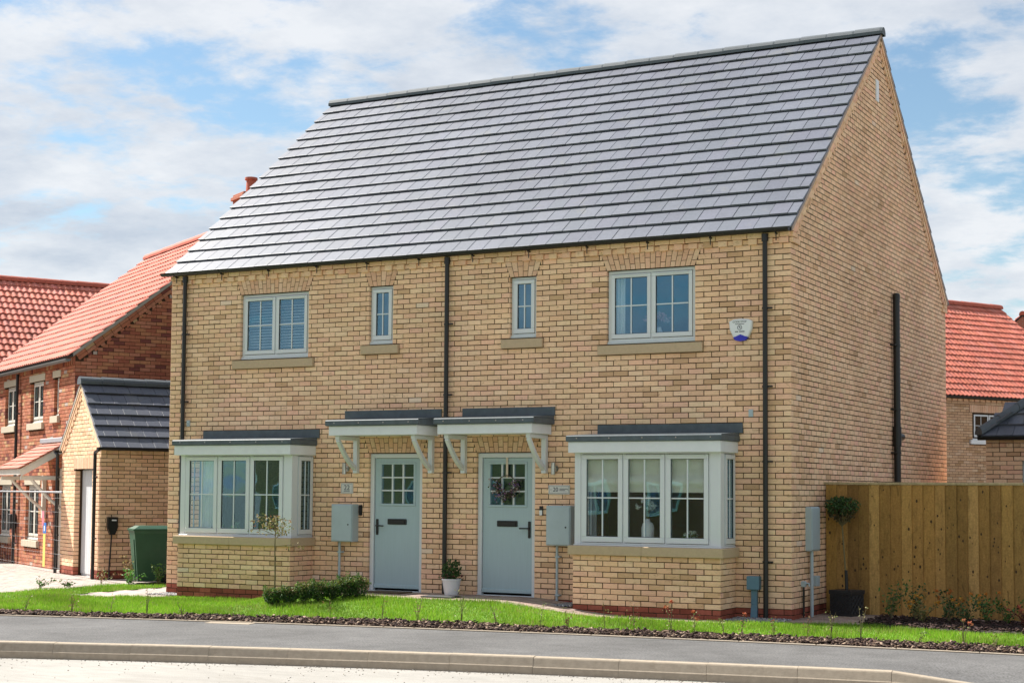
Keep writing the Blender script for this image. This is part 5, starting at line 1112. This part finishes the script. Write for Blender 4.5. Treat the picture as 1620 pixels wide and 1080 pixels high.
tile_field(ro, (rw+.04, rdp+.1, re_+.04-.1*sl2), (-1, 0, 0), (0, -c, s), rw+.1, L_-.02, .31, .52, flat_tile, SLATE, m_tile, 0, 'slate', tilt=.036, keep=lambda x, d: x < rw+.1-d*c)
ridge_tiles(ro, (-.1, -.1, re_+.04), (hx, hx, rr_+.05), .1, .45, m_ridge, 'hip_tile'); ridge_tiles(ro, (hx, hx, rr_+.05), (rw, hx, rr_+.05), .12, .45, m_ridge)
b = MB(); b.prism([(-.1, -.15+.058*math.cos(a), 2.5+.058*math.sin(a)) for a in [PI+PI*k/9 for k in range(10)]], (rw+.1, 0, 0)); b.build('gutter', m_black, dg_)
b = MB(); b.box(DH[0], DH[1], .1, .15, -.2, 2.12); b.build('door', m_door, dg_)

# ================================================================== things inside the windows
def rblind(x0, x1, z1, label, y=-.49, drop_=.52):
    b = MB(); w = x1-x0; nx, nz = 10, 14; V = []; F = []
    for j in range(nz+1):
        f = j/nz; yy = -.012*math.sin(f*PI*3)-(.03 if .6 < f < .85 else 0)
        for i in range(nx+1): V.append((w*i/nx, yy+.004*math.sin(i*2.1+j), -drop_*f))
    for j in range(nz):
        for i in range(nx): q = j*(nx+1)+i; F.append((q, q+1, q+nx+2, q+nx+1))
    b.add(V, F); b.build('roman_blind', m_blind, None, smooth=True, label=label, cat='blind', group='cream blinds in the right bay', mat=T((x0, y, z1)))
bx0, bx1 = BAY[0]
rblind(bx0+.14, bx0+.74, 2.05, 'cream roman blind in the bay sash nearest the wreath door'); rblind(bx0+.77, bx0+1.36, 2.05, 'cream roman blind in the middle sash behind the white vase'); rblind(bx0+1.39, bx0+1.98, 2.05, 'cream roman blind in the right front sash of the bay')
t = thing('vase', 'tall white bottle vase with white orchid stems in the right bay', 'vase', (-1.86, -.46, .812)); b = MB(); b.lathe([(.0, 0), (.075, 0), (.085, .02), (.087, .24), (.07, .3), (.035, .325), (.03, .36), (.025, .36)], n=20); b.build('body', m_white, t, smooth=True)
b = MB(); fl = MB()
for k in range(7):
    a = random.uniform(0, 2*PI); e_ = Vector((math.cos(a)*.14-.03, math.sin(a)*.06, random.uniform(.5, .66))); b.tube([(0, 0, .34), (e_.x*.4, e_.y*.4, .5), e_], .004, 5); fl = MB(); leaves(fl, e_, (.05, .04, .04), 26, .045, [(.75, .75, .72), (.68, .7, .68)], .6); fl.build('flower_head', m_petal, t)
b.build('stem', m_stem, t)
t = thing('flower_pot', 'small white flowers in a pot at the right of the bay sill', 'potted plant', (-1.24, -.46, .812)); b = MB(); b.lathe([(0, 0), (.05, 0), (.065, .09), (.055, .09), (0, .07)], n=16); b.build('pot', m_pot, t); fl = MB(); leaves(fl, (0, 0, .15), (.1, .08, .07), 90, .05, [(.72, .74, .68), (.6, .66, .5)], .5); leaves(fl, (0, 0, .12), (.1, .08, .06), 60, .05, GRN, .5); fl.build('flowers', m_petal, t, kind='stuff')
def curtain(x0, x1, y, z0, z1, label, mt, folds=7):
    b = MB(); n = folds*8; V = []; F = []
    for i in range(n+1):
        f = i/n; yy = .022*math.sin(f*folds*2*PI)
        for z in (z0, (z0+z1)/2, z1): V.append(((x1-x0)*f, yy*(1.0 if z < z1 else .6), z))
    for i in range(n):
        for j in range(2): q = i*3+j; F.append((q, q+3, q+4, q+1))
    b.add(V, F); b.build('curtain', mt, None, smooth=True, label=label, cat='curtain', mat=T((x0, y, 0)))
lx0, lx1 = BAY[1]
curtain(lx0+.36, lx0+.74, -.47, .82, 2.05, 'pale sheer curtain gathered in the left bay sash by the drive', m_curtain)
curtain(lx1-.42, lx1-.2, -.28, .82, 2.05, 'pale sheer curtain at the door side of the left bay', m_curtain, 4)
curtain(WIN[0][0]-.0, WIN[0][0]+.2, .2, 3.62, 4.62, 'pale curtain edge at the left of the large right bedroom window', m_curtain, 4)
for (x, w, lab) in ((lx0+.62, .16, 'leafy houseplant on the left bay sill in the first sash'), (lx0+1.0, .09, 'tiny green plant on the left bay sill in the middle sash')):
    t = thing('houseplant', lab, 'houseplant', (x, -.4, .812)); b = MB(); b.lathe([(0, 0), (w*.4, 0), (w*.45, .06), (0, .06)], n=14); b.build('pot', m_pot, t); lf = MB(); leaves(lf, (0, 0, .11), (w, w*.6, .09), int(600*w), .05, [(.08, .2, .04), (.12, .26, .06)], .5); lf.build('leaves', m_leaf, t)
t = thing('pink_flowers', 'pink hydrangea heads in a vase behind the large right bedroom window', 'flowers', (-1.98, .22, 3.62)); b = MB(); b.lathe([(0, 0), (.05, 0), (.06, .12), (.03, .2), (.03, .22), (.0, .21)], n=16); b.build('vase', m_white, t); fl = MB()
for dx, dz in ((.02, .38), (-.16, .34), (.1, .33)):
    fl = MB(); leaves(fl, (dx, 0, dz), (.075, .07, .06), 90, .035, [(.62, .36, .42), (.68, .45, .48), (.55, .3, .38)], .4); fl.build('flower_head', m_petal, t)
b = MB(); b.tube([(0, 0, .2), (.02, 0, .36)], .004, 5); b.tube([(0, 0, .2), (-.16, 0, .32)], .004, 5); b.build('stem', m_stem, t)
for k, (x0, x1, w) in enumerate(((-9.06, -8.5, 'left'), (-8.46, -7.9, 'right'))):
    t = thing('venetian_blind', 'white venetian blind in the %s sash of the left bedroom window' % w, 'blind', (x0, .15, 3.65), 0, 'white venetian blinds')
    b = MB(); b.box(0, x1-x0, -.02, .02, .925, .96); b.build('head_rail', m_slat, t); sb = MB(); sb.add([(0, -.022, -.008), (x1-x0, -.022, -.008), (x1-x0, .022, .008), (0, .022, .008), (0, -.022, -.0065), (x1-x0, -.022, -.0065), (x1-x0, .022, .0095), (0, .022, .0095)], [(0, 3, 2, 1), (4, 5, 6, 7), (0, 1, 5, 4), (1, 2, 6, 5), (2, 3, 7, 6), (3, 0, 4, 7)]); me = sb.mesh('slat', m_slat)
    for j in range(20): link('slat', me, t, mat=T((0, 0, .02+j*.046)))

# ================================================================== houses across the road (seen in the window reflections)
for k, (x, lab) in enumerate(((-13.5, 'brick house across the road facing the bay windows'), (-27.5, 'brick house across the road farther along, facing the left window'))):
    h, w, Wm = plain_house('opposite_house', lab, Vector((x, -38, 0)), R(90), -4.2, 4.2, -6, 6, 4.6, 7.6, 'y', m_farred if k == 0 else m_farbuff, PANT, 0)
    for yy in (-4.2, -1.2, 1.8, 4.4):
        for z in (.8, 3.1): window(h, 'window', 1.1, 1.1, T((4.23, yy-.5, z)) @ Matrix.Rotation(PI/2, 4, 'Z'), 2, (0, 0), vent=False)
